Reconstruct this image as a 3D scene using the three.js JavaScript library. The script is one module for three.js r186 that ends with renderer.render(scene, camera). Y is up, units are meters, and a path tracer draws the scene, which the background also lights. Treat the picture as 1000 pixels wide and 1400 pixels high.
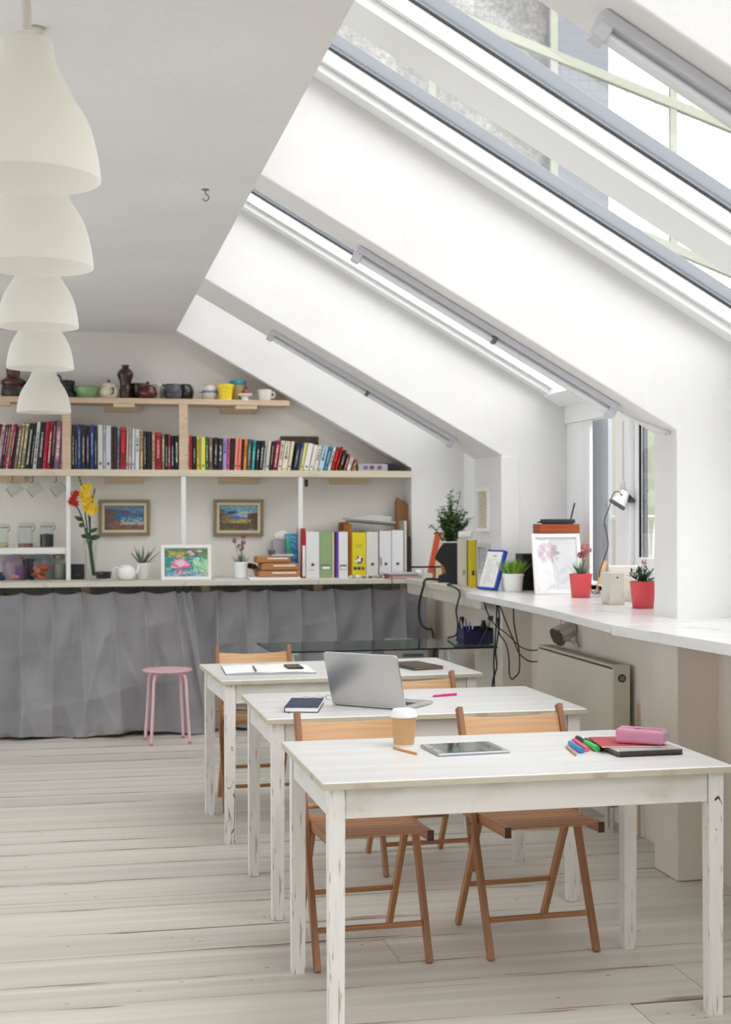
import * as THREE from 'three';
import { RoundedBoxGeometry } from 'three/addons/geometries/RoundedBoxGeometry.js';
import { mergeGeometries } from 'three/addons/utils/BufferGeometryUtils.js';

// ------------------------------------------------------------ camera, sky, exposure
const scene = new THREE.Scene();
const F = 1904.86, YAW = 0.2047, PITCH = 0.0025, ROLL = -0.001, EYE = 1.4581;   // focal length in pixels of a 1000x1400 frame
const camera = new THREE.PerspectiveCamera(2 * Math.atan(700 / F) * 180 / Math.PI, 1000 / 1400, 0.05, 200);
camera.rotation.order = 'YXZ';
camera.rotation.set(PITCH, -YAW, ROLL);
camera.position.set(0, EYE, 0);
camera.focus = 4.6;
camera.userData.fStop = 4.6;
scene.add(camera);
scene.background = new THREE.Color().setRGB(0.945, 0.97, 1.015);   // even overcast sky
scene.backgroundIntensity = 2.0;
const sun = new THREE.DirectionalLight(new THREE.Color().setRGB(1.0, 0.99, 0.97), 3.2);   // the sun behind thin cloud: no edge to its shadows
sun.position.set(6.5, 10, 3.5); sun.target.position.set(1, 0, -5); sun.castShadow = true; sun.shadow.radius = 130; sun.shadow.mapSize.set(2048, 2048);
Object.assign(sun.shadow.camera, { left: -9, right: 9, top: 9, bottom: -9, near: 0.5, far: 30 });
scene.add(sun, sun.target);
const renderer = new THREE.WebGLRenderer();
renderer.toneMapping = THREE.LinearToneMapping;
renderer.toneMappingExposure = 0.97;
renderer.shadowMap.enabled = true;

// ------------------------------------------------------------ helpers
function rng(seed) { let a = seed >>> 0; return () => { a = (a + 0x6d2b79f5) | 0; let t = Math.imul(a ^ (a >>> 15), 1 | a); t = (t + Math.imul(t ^ (t >>> 7), 61 | t)) ^ t; return ((t ^ (t >>> 14)) >>> 0) / 4294967296; }; }
const V = (x, y, z) => new THREE.Vector3(x, y, z);
camera.updateMatrixWorld();
// a pixel of the photograph gives a direction; the plane it lies on (x, y or depth d = -z) gives the place
function at(px, py, axis, v) {
  const dir = V((px - 500) / F, -(py - 700) / F, -1).applyQuaternion(camera.quaternion);
  const t = axis === 'x' ? v / dir.x : axis === 'y' ? (v - EYE) / dir.y : -v / dir.z;
  return V(0, EYE, 0).addScaledVector(dir, t);
}
const taken = {};
function numbered(n) { const k = taken[n] = (taken[n] ?? -1) + 1; return k ? n + '_' + String(k).padStart(3, '0') : n; }
function mesh(name, geo, mat, parent) {
  const g = Array.isArray(geo) ? merge(geo) : geo;
  const m = new THREE.Mesh(g, mat); m.name = name; m.castShadow = m.receiveShadow = true;
  parent.add(m); return m;
}
function merge(list) {
  const l = list.map((g) => { let q = g.index ? g.toNonIndexed() : g; for (const k of Object.keys(q.attributes)) if (!['position', 'normal', 'uv'].includes(k)) q.deleteAttribute(k); return q; });
  return l.length === 1 ? l[0] : mergeGeometries(l);
}
function tag(o, label, category, group) { o.userData.label = label; o.userData.category = category; if (group) o.userData.group = group; return o; }
function thing(name, label, category, pos, turn = 0, group) {
  const o = new THREE.Group(); o.name = numbered(name); if (pos) o.position.copy(pos); o.rotation.y = turn; scene.add(o);
  return tag(o, label, category, group);
}
function solo(name, geo, mat, label, category, group) {     // a thing that is one mesh
  const m = mesh(numbered(name), geo, mat, scene); return tag(m, label, category, group);
}
function structure(name) { const o = new THREE.Group(); o.name = name; o.userData.kind = 'structure'; scene.add(o); return o; }
// geometry
function metric(g, s = 1, ou = 0, ov = 0) {        // uv in metres by the main direction of each face
  if (g.index) g = g.toNonIndexed();
  const p = g.attributes.position, uv = new Float32Array(p.count * 2), a = V(), b = V(), c = V(), n = V();
  for (let i = 0; i < p.count; i += 3) {
    a.fromBufferAttribute(p, i); b.fromBufferAttribute(p, i + 1); c.fromBufferAttribute(p, i + 2);
    n.copy(b).sub(a).cross(c.clone().sub(a)); const x = Math.abs(n.x), y = Math.abs(n.y), z = Math.abs(n.z);
    [a, b, c].forEach((v, k) => {
      const q = y >= x && y >= z ? [v.x, v.z] : x >= z ? [v.z, v.y] : [v.x, v.y];
      uv[(i + k) * 2] = q[0] * s + ou; uv[(i + k) * 2 + 1] = q[1] * s + ov;
    });
  }
  g.setAttribute('uv', new THREE.BufferAttribute(uv, 2)); return g;
}
function box(w, h, d, x = 0, y = 0, z = 0, r = 0) {    // centre x, z; base y
  const g = r ? new RoundedBoxGeometry(w, h, d, 2, Math.min(r, w / 2.01, h / 2.01, d / 2.01)) : new THREE.BoxGeometry(w, h, d);
  g.translate(x, y + h / 2, z); return metric(g);
}
function span(x0, x1, y0, y1, d0, d1, r = 0) { return box(Math.abs(x1 - x0), Math.abs(y1 - y0), Math.abs(d1 - d0), (x0 + x1) / 2, Math.min(y0, y1), -(d0 + d1) / 2, r); }  // room coordinates, d = depth from the camera
function bar(a, b, w, h, r = 0.003, up = V(0, 1, 0)) {       // a rounded bar from a to b
  const l = a.distanceTo(b), g = r ? new RoundedBoxGeometry(w, h, l, 1, r) : new THREE.BoxGeometry(w, h, l);
  const zz = b.clone().sub(a).normalize(), xx = up.clone().cross(zz).normalize(), yy = zz.clone().cross(xx);
  const q = metric(g), P = q.attributes.position, U = q.attributes.uv, ou = a.x * 3.7 + b.y;      // grain along the bar
  for (let i = 0; i < P.count; i++) U.setXY(i, P.getZ(i) + ou, P.getX(i) + P.getY(i) + a.z * 1.9);
  q.applyMatrix4(new THREE.Matrix4().makeBasis(xx, yy, zz).setPosition(a.clone().add(b).multiplyScalar(0.5))); return q;
}
function rod(a, b, r, seg = 10, r2 = r) {
  const l = a.distanceTo(b), g = new THREE.CylinderGeometry(r2, r, l, seg);
  g.applyQuaternion(new THREE.Quaternion().setFromUnitVectors(V(0, 1, 0), b.clone().sub(a).normalize()));
  return g.translate((a.x + b.x) / 2, (a.y + b.y) / 2, (a.z + b.z) / 2);
}
function tube(pts, r, seg = 40, rad = 7) { return new THREE.TubeGeometry(new THREE.CatmullRomCurve3(pts), seg, r, rad); }
function lathe(prof, seg = 32) { return new THREE.LatheGeometry(prof.map(([r, y]) => new THREE.Vector2(r, y)), seg); }
function smooth(prof, n = 24) { return new THREE.SplineCurve(prof.map(([r, y]) => new THREE.Vector2(r, y))).getPoints(n).map((v) => [Math.max(v.x, 0), v.y]); }
function plate(pts, t, bevel = 0) {          // outline in x/y, thickness t along z (centred)
  const s = new THREE.Shape(pts.map(([x, y]) => new THREE.Vector2(x, y)));
  const g = new THREE.ExtrudeGeometry(s, { depth: t - 2 * bevel, bevelEnabled: bevel > 0, bevelSize: bevel, bevelThickness: bevel, bevelOffset: -bevel, bevelSegments: 2, curveSegments: 10 });
  return metric(g.translate(0, 0, -t / 2 + bevel));
}
function sheet(nu, nv, f) {                    // parametric grid, f(u, v) -> Vector3
  const pos = [], uv = [], idx = [];
  for (let j = 0; j <= nv; j++) for (let i = 0; i <= nu; i++) { const q = f(i / nu, j / nv); pos.push(q.x, q.y, q.z); uv.push(i / nu, j / nv); }
  for (let j = 0; j < nv; j++) for (let i = 0; i < nu; i++) { const k = j * (nu + 1) + i; idx.push(k, k + 1, k + nu + 2, k, k + nu + 2, k + nu + 1); }
  const g = new THREE.BufferGeometry(); g.setAttribute('position', new THREE.Float32BufferAttribute(pos, 3)); g.setAttribute('uv', new THREE.Float32BufferAttribute(uv, 2)); g.setIndex(idx); g.computeVertexNormals(); return g;
}
// textures
function noiseField(size, freq, seed, oct = 4, ay = 1) {      // tileable fbm in 0..1; ay stretches along x
  const out = new Float32Array(size * size); let amp = 1, tot = 0;
  for (let o = 0; o < oct; o++) {
    const fx = Math.max(1, Math.round(freq * 2 ** o / ay)), fy = Math.round(freq * 2 ** o), r = rng(seed + o * 77), lat = new Float32Array(fx * fy).map(() => r());
    for (let y = 0; y < size; y++) for (let x = 0; x < size; x++) {
      const u = x / size * fx, v = y / size * fy, i = u | 0, j = v | 0, a = u - i, b = v - j, s = a * a * (3 - 2 * a), t = b * b * (3 - 2 * b);
      const L = (p, q) => lat[(q % fy) * fx + (p % fx)];
      out[y * size + x] += amp * ((L(i, j) * (1 - s) + L(i + 1, j) * s) * (1 - t) + (L(i, j + 1) * (1 - s) + L(i + 1, j + 1) * s) * t);
    }
    tot += amp; amp *= 0.5;
  }
  return out.map((v) => v / tot);
}
function tex(size, f, metres, srgb = true) {                  // f(x, y) -> [r, g, b] in 0..255
  const d = new Uint8Array(size * size * 4);
  for (let y = 0; y < size; y++) for (let x = 0; x < size; x++) { const c = f(x, y), k = (y * size + x) * 4; d[k] = c[0]; d[k + 1] = c[1]; d[k + 2] = c[2]; d[k + 3] = 255; }
  const t = new THREE.DataTexture(d, size, size); t.wrapS = t.wrapT = THREE.RepeatWrapping; t.magFilter = THREE.LinearFilter; t.minFilter = THREE.LinearMipmapLinearFilter; t.generateMipmaps = true;
  if (srgb) t.colorSpace = THREE.SRGBColorSpace;
  if (metres) t.repeat.set(1 / (metres[0] ?? metres), 1 / (metres[1] ?? metres));
  t.needsUpdate = true; return t;
}
function print(w, h, draw) {                                  // flat print
  const c = document.createElement('canvas'); c.width = w; c.height = h; const g = c.getContext('2d'); draw(g, w, h);
  const t = new THREE.CanvasTexture(c); t.colorSpace = THREE.SRGBColorSpace; return t;
}
const std = (color, rough = 0.6, extra = {}) => new THREE.MeshStandardMaterial({ color, roughness: rough, ...extra });
const phys = (color, rough, extra = {}) => new THREE.MeshPhysicalMaterial({ color, roughness: rough, ...extra });
const mix = (a, b, t) => a.map((v, i) => v + (b[i] - v) * t);
const clamp = (v, a = 0, b = 1) => Math.min(b, Math.max(a, v));
const memo = {};
const flat = (c, r = 0.6) => memo[c + r] ??= std(c, r);

// ------------------------------------------------------------ materials
const nA = noiseField(512, 6, 11, 5), nB = noiseField(512, 4, 23, 5, 1), nFine = noiseField(512, 96, 31, 2), nStreak = noiseField(512, 24, 41, 4, 12), nStreak2 = noiseField(512, 48, 53, 3, 24);
const N = (f, x, y) => f[((y % 512 + 512) % 512) * 512 + ((x % 512 + 512) % 512)];
const plasterBump = tex(512, (x, y) => { const v = 255 * (0.55 * N(nA, x * 2, y * 2) + 0.25 * N(nFine, x, y) + 0.2 * N(nB, x, y)); return [v, v, v]; }, 1.3, false);
const plasterMap = tex(512, (x, y) => { return mix([229, 227, 225], [237, 236, 235], N(nB, x, y)); }, 1.7);
const M = {};
M.plaster = std(0xffffff, 0.85, { map: plasterMap, bumpMap: plasterBump, bumpScale: 0.002 });
M.ceiling = std(0xffffff, 0.9, { map: plasterMap, bumpMap: plasterBump, bumpScale: 0.006 });
M.lower = std(0xfff7ea, 0.85, { map: plasterMap, bumpMap: plasterBump, bumpScale: 0.005 });
M.backwall = std(0xfffcf6, 0.9, { map: plasterMap, bumpMap: plasterBump, bumpScale: 0.005 });
M.trimWhite = std(0xeeeeea, 0.45);
M.frameWhite = std(0xf2f3f2, 0.35);
M.gasket = std(0x15171a, 0.5);
M.zinc = std(0x6a7077, 0.5, { metalness: 0.2 });
M.glass = phys(0xffffff, 0.02, { transmission: 1, thickness: 0, ior: 1.5 });
// floor boards: white paint rubbed through along the edges, uv: u metres along the board / 3, v across it
function boardTex(seed, tone, wear) {
  const a = noiseField(512, 5, seed, 4, 4), b = noiseField(512, 40, seed + 5, 3, 14), c = noiseField(512, 14, seed + 9, 4, 2), r = rng(seed);
  const nails = []; for (let k = 0; k < 5; k++) nails.push([r() * 512, 60 + r() * 390]);
  return tex(512, (x, y) => {
    const e = Math.min(y, 511 - y) / 512, A = a[y * 512 + x], B = b[y * 512 + x], C = c[y * 512 + x];
    let col = mix([200, 192, 178], [226, 222, 213], clamp(A * 1.3 - 0.1)).map((v) => v * tone);
    col = mix(col, [196, 186, 168], clamp((B - 0.62) * 3) * 0.22);
    const w = clamp((0.02 + wear * 0.03 + (C - 0.56 + wear * 0.05) * 0.3 - e) * 26) * (C > 0.52 - wear * 0.05 ? 1 : 0.12);
    col = mix(col, mix([96, 74, 54], [140, 118, 92], B), clamp(w) * (0.6 + 0.3 * wear));
    col = mix(col, [150, 132, 108], clamp((B - 0.72) * 8) * clamp((C - 0.6) * 6) * 0.45);
    for (const [nx, ny] of nails) { const q = Math.hypot((x - nx) * 5.8, y - ny); if (q < 8) col = mix(col, [120, 104, 86], 0.75); }
    return col;
  });
}
M.boards = [[101, 1, 0], [202, 0.975, 0.3], [303, 0.95, 1], [404, 0.99, 0.1]].map(([s, t, w]) => { const m = boardTex(s, t, w); return std(0xffffff, 0.5, { map: m, bumpMap: plasterBump, bumpScale: 0.0006 }); });
M.gap = std(0x3b2f25, 0.95);
// white painted furniture
const paintMap = (seed, dirt) => { const c = noiseField(512, 9, seed, 5), st = noiseField(512, 30, seed + 3, 3, 16);
  return tex(512, (x, y) => { const C = c[y * 512 + x], S = st[y * 512 + x]; let col = mix([222, 220, 216], [240, 240, 238], S); col = mix(col, [178, 168, 150], clamp((C - 0.63) * 5) * dirt); return mix(col, [116, 92, 70], clamp((C - 0.76) * 14) * clamp((S - 0.45) * 6) * dirt); }, 0.9); };
M.tableTop = phys(0xffffff, 0.32, { map: paintMap(71, 0.12), clearcoat: 0.25, clearcoatRoughness: 0.25 });
M.tablePaint = std(0xf6f4f0, 0.5, { map: paintMap(83, 0.2) });
M.ledge = phys(0xffffff, 0.3, { map: paintMap(97, 0.3), clearcoat: 0.3, clearcoatRoughness: 0.2 });
M.oldWhite = std(0xe9e5da, 0.6, { map: paintMap(111, 0.6) });
function legTex(seed, marks) {
  const c = noiseField(512, 10, seed, 5);
  return print(128, 512, (g) => {
    const img = g.createImageData(128, 512), r = rng(seed);
    for (let y = 0; y < 512; y++) for (let x = 0; x < 128; x++) {
      const k = (y * 128 + x) * 4, C = c[y * 512 + x * 2], low = clamp((y - 360) / 152), e = Math.min(x, 127 - x) / 128;
      let col = mix([228, 225, 219], [238, 236, 232], c[(511 - y) * 512 + x]);
      col = mix(col, [176, 160, 138], clamp((C - 0.66 + low * 0.1) * 5) * 0.35);
      col = mix(col, [128, 98, 72], clamp((C - 0.74 + (e < 0.1 ? 0.09 : 0) + low * 0.08) * 10) * 0.4);
      [0, 1, 2].forEach((i) => img.data[k + i] = col[i]); img.data[k + 3] = 255;
    }
    g.putImageData(img, 0, 0);
    if (marks === 'red') { g.strokeStyle = '#4a1c1c'; g.lineCap = 'round'; g.lineWidth = 6; g.beginPath(); g.moveTo(52, 58); g.lineTo(82, 52); g.lineTo(96, 58); g.stroke(); g.lineWidth = 3; g.beginPath(); g.moveTo(96, 58); g.lineTo(114, 68); g.moveTo(104, 92); g.lineTo(110, 104); g.moveTo(60, 120); g.lineTo(66, 122); g.stroke(); }
    if (marks === true) {
      g.strokeStyle = '#15130f'; g.lineCap = 'round'; g.lineWidth = 7; g.beginPath(); g.moveTo(118, 340); g.lineTo(112, 505); g.moveTo(100, 352); g.lineTo(122, 362); g.stroke();
      g.lineWidth = 5; g.beginPath(); g.moveTo(30, 395); g.lineTo(62, 432); g.lineTo(40, 410); g.lineTo(36, 440); g.moveTo(80, 476); g.lineTo(112, 462); g.stroke();
      g.lineWidth = 2; g.beginPath(); g.ellipse(80, 205, 14, 5, 0, 0, 7); g.moveTo(20, 330); g.quadraticCurveTo(80, 340, 110, 300); g.stroke();
    }
  });
}
M.leg = [std(0xffffff, 0.55, { map: legTex(131) }), std(0xffffff, 0.55, { map: legTex(139) })];
M.legRed = std(0xffffff, 0.55, { map: legTex(157, 'red') });
M.edge = std(0xd9d1be, 0.65, { map: paintMap(163, 0.8) });
M.legMarked = std(0xffffff, 0.55, { map: legTex(149, true) });
// woods
function woodTex(seed, dark, light, knots = 3) {
  const a = noiseField(512, 22, seed, 4, 14), b = noiseField(512, 4, seed + 1, 3, 3), c = noiseField(512, 80, seed + 2, 2, 40), r = rng(seed), kn = [];
  for (let k = 0; k < knots; k++) kn.push([r() * 512, r() * 512, 5 + r() * 6]);
  return tex(512, (x, y) => {
    let t = clamp(0.5 * a[y * 512 + x] + 0.35 * b[y * 512 + x] + 0.25 * c[y * 512 + x]); t = clamp((t - 0.25) * 1.7);
    let col = mix(dark, light, t);
    for (const [kx, ky, kr] of kn) { const q = Math.hypot((x - kx) / 1.8, y - ky); if (q < kr) col = mix(col, dark.map((v) => v * 0.6), 0.8); }
    return col;
  }, [0.6, 0.25]);
}
M.chairWood = phys(0xffffff, 0.48, { map: woodTex(171, [146, 94, 56], [208, 154, 104]), clearcoat: 0.15, clearcoatRoughness: 0.4 });
M.chairLeg = phys(0xffffff, 0.48, { map: woodTex(175, [134, 86, 52], [190, 136, 90]), clearcoat: 0.15, clearcoatRoughness: 0.4 });
M.chairBack = phys(0xffffff, 0.45, { map: woodTex(181, [184, 136, 92], [216, 172, 124], 2), clearcoat: 0.2, clearcoatRoughness: 0.35 });
M.chairEnd = std(0x53301c, 0.7);
M.pine = std(0xffffff, 0.6, { map: woodTex(191, [200, 172, 142], [226, 205, 178], 4) });
M.shelfCream = std(0xefe3cd, 0.6, { map: paintMap(205, 0.2) });
M.redwood = std(0xffffff, 0.5, { map: woodTex(211, [128, 54, 22], [190, 92, 42], 1) });
M.metalDark = std(0x3a3a3c, 0.4, { metalness: 0.8 });
M.chrome = std(0xd8d8d8, 0.18, { metalness: 1 });
M.black = std(0x141518, 0.5);
M.blackGloss = phys(0x0d0e11, 0.15, { clearcoat: 0.6 });
M.white = std(0xf2f1ee, 0.5);
M.whiteGloss = phys(0xf3f2ee, 0.2, { clearcoat: 0.6, clearcoatRoughness: 0.1 });
M.paper = std(0xf4f3ef, 0.85);
M.cable = std(0x1d1d1f, 0.6);
// ------------------------------------------------------------ the room: X to the right, depth away from the camera
const KX = 0.675, KY = 2.733, PX = 2.34, PY = 1.795, SL = (PY - KY) / (PX - KX);     // underside of the sloping frames: from the ceiling edge down to the posts
const WX = 2.715, OX = 2.80;                                                          // window wall, inside and outside face
const under = (x) => KY + SL * (x - KX);
const roof = (x, c = 0) => 3.10 - 0.568 * (x - 0.893) + c;                            // plane of the skylight frames
let winNo = 0;
const Z0 = -3.0, Z1 = 9.85, XL = -2.4;
{
  const floor = structure('floor');
  mesh('subfloor', span(XL - 0.1, OX, -0.12, -0.02, Z0 - 0.1, Z1 + 0.1), M.gap, floor);
  const r = rng(7); let W;
  for (let d = Z0; d < Z1 - 0.02; d += W) {
    W = Math.min([0.13, 0.2, 0.256, 0.26, 0.268, 0.256, 0.31][(r() * 7) | 0], Z1 - d);
    const cut = r() < 0.5 ? 0.9 + r() * 1.3 : r() < 0.35 ? -1.6 + r() : 9;      // most boards run the whole width, some are butted
    for (const [x, x1] of cut < 2.6 ? [[XL, cut], [cut, 2.60]] : [[XL, 2.60]]) {
      const lift = (r() - 0.5) * 0.003, w = W - 0.002 - r() * 0.004, g = new THREE.BoxGeometry(x1 - x - 0.0015, 0.02, w);
      const p = g.attributes.position, n = g.attributes.normal, uv = g.attributes.uv, o = r() * 7;
      for (let i = 0; i < p.count; i++) uv.setXY(i, (p.getX(i) + o) / 2.4, n.getY(i) > 0.5 ? p.getZ(i) / w + 0.5 : 0.02);
      const m = mesh('plank', g, M.boards[(r() * 4) | 0], floor); m.position.set((x + x1) / 2, -0.01 + lift * 0.6 - 0.001, -(d + W / 2)); m.rotation.x = (r() - 0.5) * 0.012;
    }
  }
}
{
  const c = structure('ceiling');
  mesh('slab', span(XL - 0.1, KX, KY, KY + 0.12, Z0 - 0.1, Z1 + 0.1), M.ceiling, c);
  mesh('upstand', span(KX - 0.12, KX, KY + 0.11, roof(KX, 0.2), Z0 - 0.1, Z1 + 0.1), M.plaster, c);
}
mesh('wall_back', span(XL - 0.1, OX, -0.1, 3.5, Z1, Z1 + 0.12), M.backwall, structure('wall_back'));
{   // left wall with tall windows to the street side, outside the picture
  const w = structure('wall_left'), wins = [[-1.9, -0.1], [0.2, 2.2], [2.5, 4.5], [4.8, 6.8], [7.1, 9.4]], y0 = 0.35, y1 = 2.6;
  mesh('lower_wall', span(XL - 0.12, XL, -0.1, y0, Z0 - 0.1, Z1 + 0.1), M.plaster, w);
  mesh('upper_wall', span(XL - 0.12, XL, y1, 2.85, Z0 - 0.1, Z1 + 0.1), M.plaster, w);
  [Z0 - 0.1, ...wins.flat(), Z1 + 0.1].forEach((d, i, l) => { if (i % 2 === 0) mesh('pier', span(XL - 0.12, XL, y0, y1, d, l[i + 1]), M.plaster, w); });
  wins.forEach(([a, b]) => {
    const f = structure('window_' + (++winNo));
    mesh('frame', [span(XL - 0.09, XL - 0.03, y0, y1, a, a + 0.06), span(XL - 0.09, XL - 0.03, y0, y1, b - 0.06, b), span(XL - 0.09, XL - 0.03, y0, y0 + 0.06, a, b), span(XL - 0.09, XL - 0.03, y1 - 0.06, y1, a, b), span(XL - 0.09, XL - 0.03, y0, y1, (a + b) / 2 - 0.03, (a + b) / 2 + 0.03)], M.frameWhite, f);
    mesh('pane', new THREE.PlaneGeometry(b - a, y1 - y0).rotateY(Math.PI / 2).translate(XL - 0.06, (y0 + y1) / 2, -(a + b) / 2), M.glass, f);
  });
}
mesh('wall_front', span(XL - 0.1, OX, -0.1, 3.5, Z0 - 0.12, Z0), M.plaster, structure('wall_front'));
{
  const w = structure('wall_right');
  mesh('lower_wall', span(2.515, OX, -0.1, 1.0, Z0, Z1), M.lower, w);
  mesh('sill_course', span(2.66, OX, 0.99, 1.09, Z0, Z1), M.plaster, w);
}
// frames of the roof: deep fins with a post at their foot
const bays = [[9.66, 9.849], [7.505, 8.05], [5.175, 5.40], [2.64, 2.86], [0.35, 0.57], [-1.95, -1.73]];
bays.forEach(([d0, d1], i) => {
  const f = structure('trim_' + (i + 1));
  const t = d1 - d0, g = plate([[KX, KY], [PX, PY], [PX, 1.0], [OX - 0.02, 1.0], [OX - 0.02, roof(OX, 0.10)], [KX, roof(KX, 0.10)]], t, 0.006);
  mesh('roof_frame', g.translate(0, 0, -(d0 + d1) / 2), M.plaster, f);
  mesh('pier', span(PX, OX - 0.02, 0.001, 1.0, d0, d1, 0.006), M.lower, f);
  if (i === 1) {      // boarded panel on the post
    const q = new THREE.Shape([[PX - 0.004, 1.05], [PX - 0.004, PY - 0.012], [2.42, PY - 0.008], [2.435, PY - 0.02], [2.44, 1.05]].map(([x, y]) => new THREE.Vector2(x, y)));
    mesh('panel', metric(new THREE.ExtrudeGeometry(q, { depth: 0.012, bevelEnabled: true, bevelSize: 0.002, bevelThickness: 0.002, bevelSegments: 1 })).translate(0, 0, -d0 - 0.004), M.plaster, f);
  }
});
// skylights: one to three sashes between neighbouring frames
const nrm = V(0.568, 1, 0).normalize(), alongR = V(1, -0.568, 0).normalize();
function roofBar(x0, x1, c0, c1, d0, d1, r = 0.004) {      // bar along the slope, c = height above the frame plane
  const a = V(x0, roof(x0, (c0 + c1) / 2), -(d0 + d1) / 2), b = V(x1, roof(x1, (c0 + c1) / 2), -(d0 + d1) / 2);
  return bar(a, b, Math.abs(d1 - d0), Math.abs(c1 - c0) * nrm.y, r, nrm);
}
function skylight(d0, d1) {        // d0 nearer, d1 farther
  const w = structure('window_' + (++winNo)), xa = 0.70, xb = 2.76;
  const m0 = d1 - 0.815, m1 = d1 - 0.60;
  mesh('frame_rail', roofBar(xa, xb, 0, 0.16, d1 - 0.085, d1 + 0.001), M.frameWhite, w);
  mesh('frame_rail', roofBar(xa, xb, 0, 0.16, d0 - 0.001, d0 + 0.085), M.frameWhite, w);
  mesh('mullion', roofBar(xa, xb, -0.01, 0.16, m0, m1), M.frameWhite, w);
  mesh('frame_head', span(xa - 0.02, xa + 0.08, roof(xa, 0) - 0.02, roof(xa, 0.14), d0, d1), M.frameWhite, w);
  mesh('frame_foot', [bar(V(2.66, roof(2.66, 0.055), -d0), V(2.66, roof(2.66, 0.055), -d1), 0.12, 0.12, 0.004, nrm)], M.frameWhite, w);
  [[m1, d1 - 0.085], [d0 + 0.085, m0]].forEach(([a, b]) => {
    const s = mesh('sash', [roofBar(xa, xb, 0.035, 0.1, b - 0.028, b - 0.002, 0.002), roofBar(xa, xb, 0.035, 0.1, a + 0.002, a + 0.028, 0.002)], M.frameWhite, w);
    mesh('gasket', [roofBar(xa, xb, 0.092, 0.1, b - 0.034, b - 0.027, 0), roofBar(xa, xb, 0.088, 0.101, a + 0.027, a + 0.034, 0)], M.gasket, s);
    const p0 = V(xa, roof(xa, 0.105), -(a + b) / 2), p1 = V(xb, roof(xb, 0.105), -(a + b) / 2);
    const g = new THREE.PlaneGeometry(p0.distanceTo(p1), b - a - 0.005); g.rotateX(-Math.PI / 2); g.rotateZ(Math.atan2(p1.y - p0.y, p1.x - p0.x)); g.translate((p0.x + p1.x) / 2, (p0.y + p1.y) / 2, p0.z);
    mesh('pane', g, M.glass, w);
    mesh('flashing', [roofBar(xa, xb + 0.04, 0.108, 0.175, b - 0.02, b + 0.03, 0.003), roofBar(xa, xb + 0.04, 0.108, 0.14, a - 0.02, a + 0.012, 0.003)], M.zinc, w);
  });
}
for (let i = 0; i + 1 < bays.length; i++) skylight(bays[i + 1][1], bays[i][0]);
skylight(Z0, bays[5][0]);
// window wall of each bay, between ledge and roof
function sideWindow(d0, d1, seen) {
  const w = structure('window_' + (++winNo)), y0 = 1.085, y1 = 1.975, x0 = WX, x1 = WX + 0.03;
  mesh('window_head', [span(x0 - 0.005, OX - 0.02, y1, 2.10, d0, d1, 0.004)], M.frameWhite, w);
  mesh('window_sill', [span(2.66, OX, 1.065, y0 + 0.012, d0, d1, 0.004)], M.frameWhite, w);
  const posts = [[d1 - 0.27, d1], [d1 - 0.355, d1 - 0.272], [d1 - 0.975, d1 - 0.80], [d1 - 1.03, d1 - 0.977], [d0, d0 + 0.12]];
  posts.forEach(([a, b], k) => mesh(k === 0 || k === 4 ? 'jamb' : k === 2 ? 'mullion' : 'frame_stile', span(x0 + (k === 2 ? -0.02 : k === 0 ? 0.008 : 0.01), x1, y0, y1, a, b, 0.004), M.frameWhite, w));
  const pane = (a, b, lo) => mesh('pane', new THREE.PlaneGeometry(b - a, y1 - lo).rotateY(-Math.PI / 2).translate(x0 + 0.018, (y1 + lo) / 2, -(a + b) / 2), M.glass, w);
  pane(d1 - 0.80, d1 - 0.355, y0); pane(d0 + 0.12, d1 - 1.03, 1.25);
  mesh('lower_rail', span(x0 + 0.005, x1, y0, 1.25, d0 + 0.12, d1 - 1.03, 0.004), M.frameWhite, w);
  mesh('gasket', span(x0 + 0.012, x0 + 0.02, 1.25, y1 - 0.01, d1 - 1.042, d1 - 1.03), M.gasket, w);
  mesh('outer_stile', span(x0 + 0.022, x1 + 0.01, 1.25, y1, d1 - 1.075, d1 - 1.05), M.zinc, w);
}
for (let i = 0; i + 1 < bays.length; i++) sideWindow(bays[i + 1][1], bays[i][0], i === 1);
sideWindow(Z0, bays[5][0]);
// flat ledge in front of the windows, screwed to the posts
{
  const top = 1.046;
  const slab = (list, y0, y1) => { const sh = new THREE.Shape(list.map(([x, d]) => new THREE.Vector2(x, d))); const g = new THREE.ExtrudeGeometry(sh, { depth: y1 - y0 - 0.004, bevelEnabled: true, bevelSize: 0.002, bevelThickness: 0.002, bevelOffset: -0.002, bevelSegments: 1 }); g.rotateX(-Math.PI / 2); g.translate(0, y0 + 0.002, 0); return metric(g); };
  solo('window_ledge', slab([[2.052, 7.23], [2.047, 6.4], [2.03, 5.75], [1.975, 4.953], [2.66, 4.953], [2.66, 7.502], [2.35, 7.502], [2.2, 7.44]], top - 0.034, top), M.ledge, 'white painted window ledge board carrying the red flower pots and framed print', 'ledge');
  solo('window_ledge', slab([[1.975, 4.95], [2.055, 4.1], [2.07, 2.9], [2.66, 2.9], [2.66, 4.95]], top - 0.04, top), M.ledge, 'bare white ledge board running on from the pillar towards the room', 'ledge');
}
// posts stand through the ledge; lower shelf along the far bay
solo('side_shelf', [span(2.20, 2.70, 0.995, 1.03, 8.06, 9.27, 0.003), span(2.20, 2.335, 0.995, 1.03, 7.505, 8.059, 0.003), span(2.215, 2.24, 0.93, 0.9945, 7.5, 9.27, 0.002)], M.oldWhite, 'worn cream side shelf holding the printer and yellow binder', 'shelf');
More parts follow.
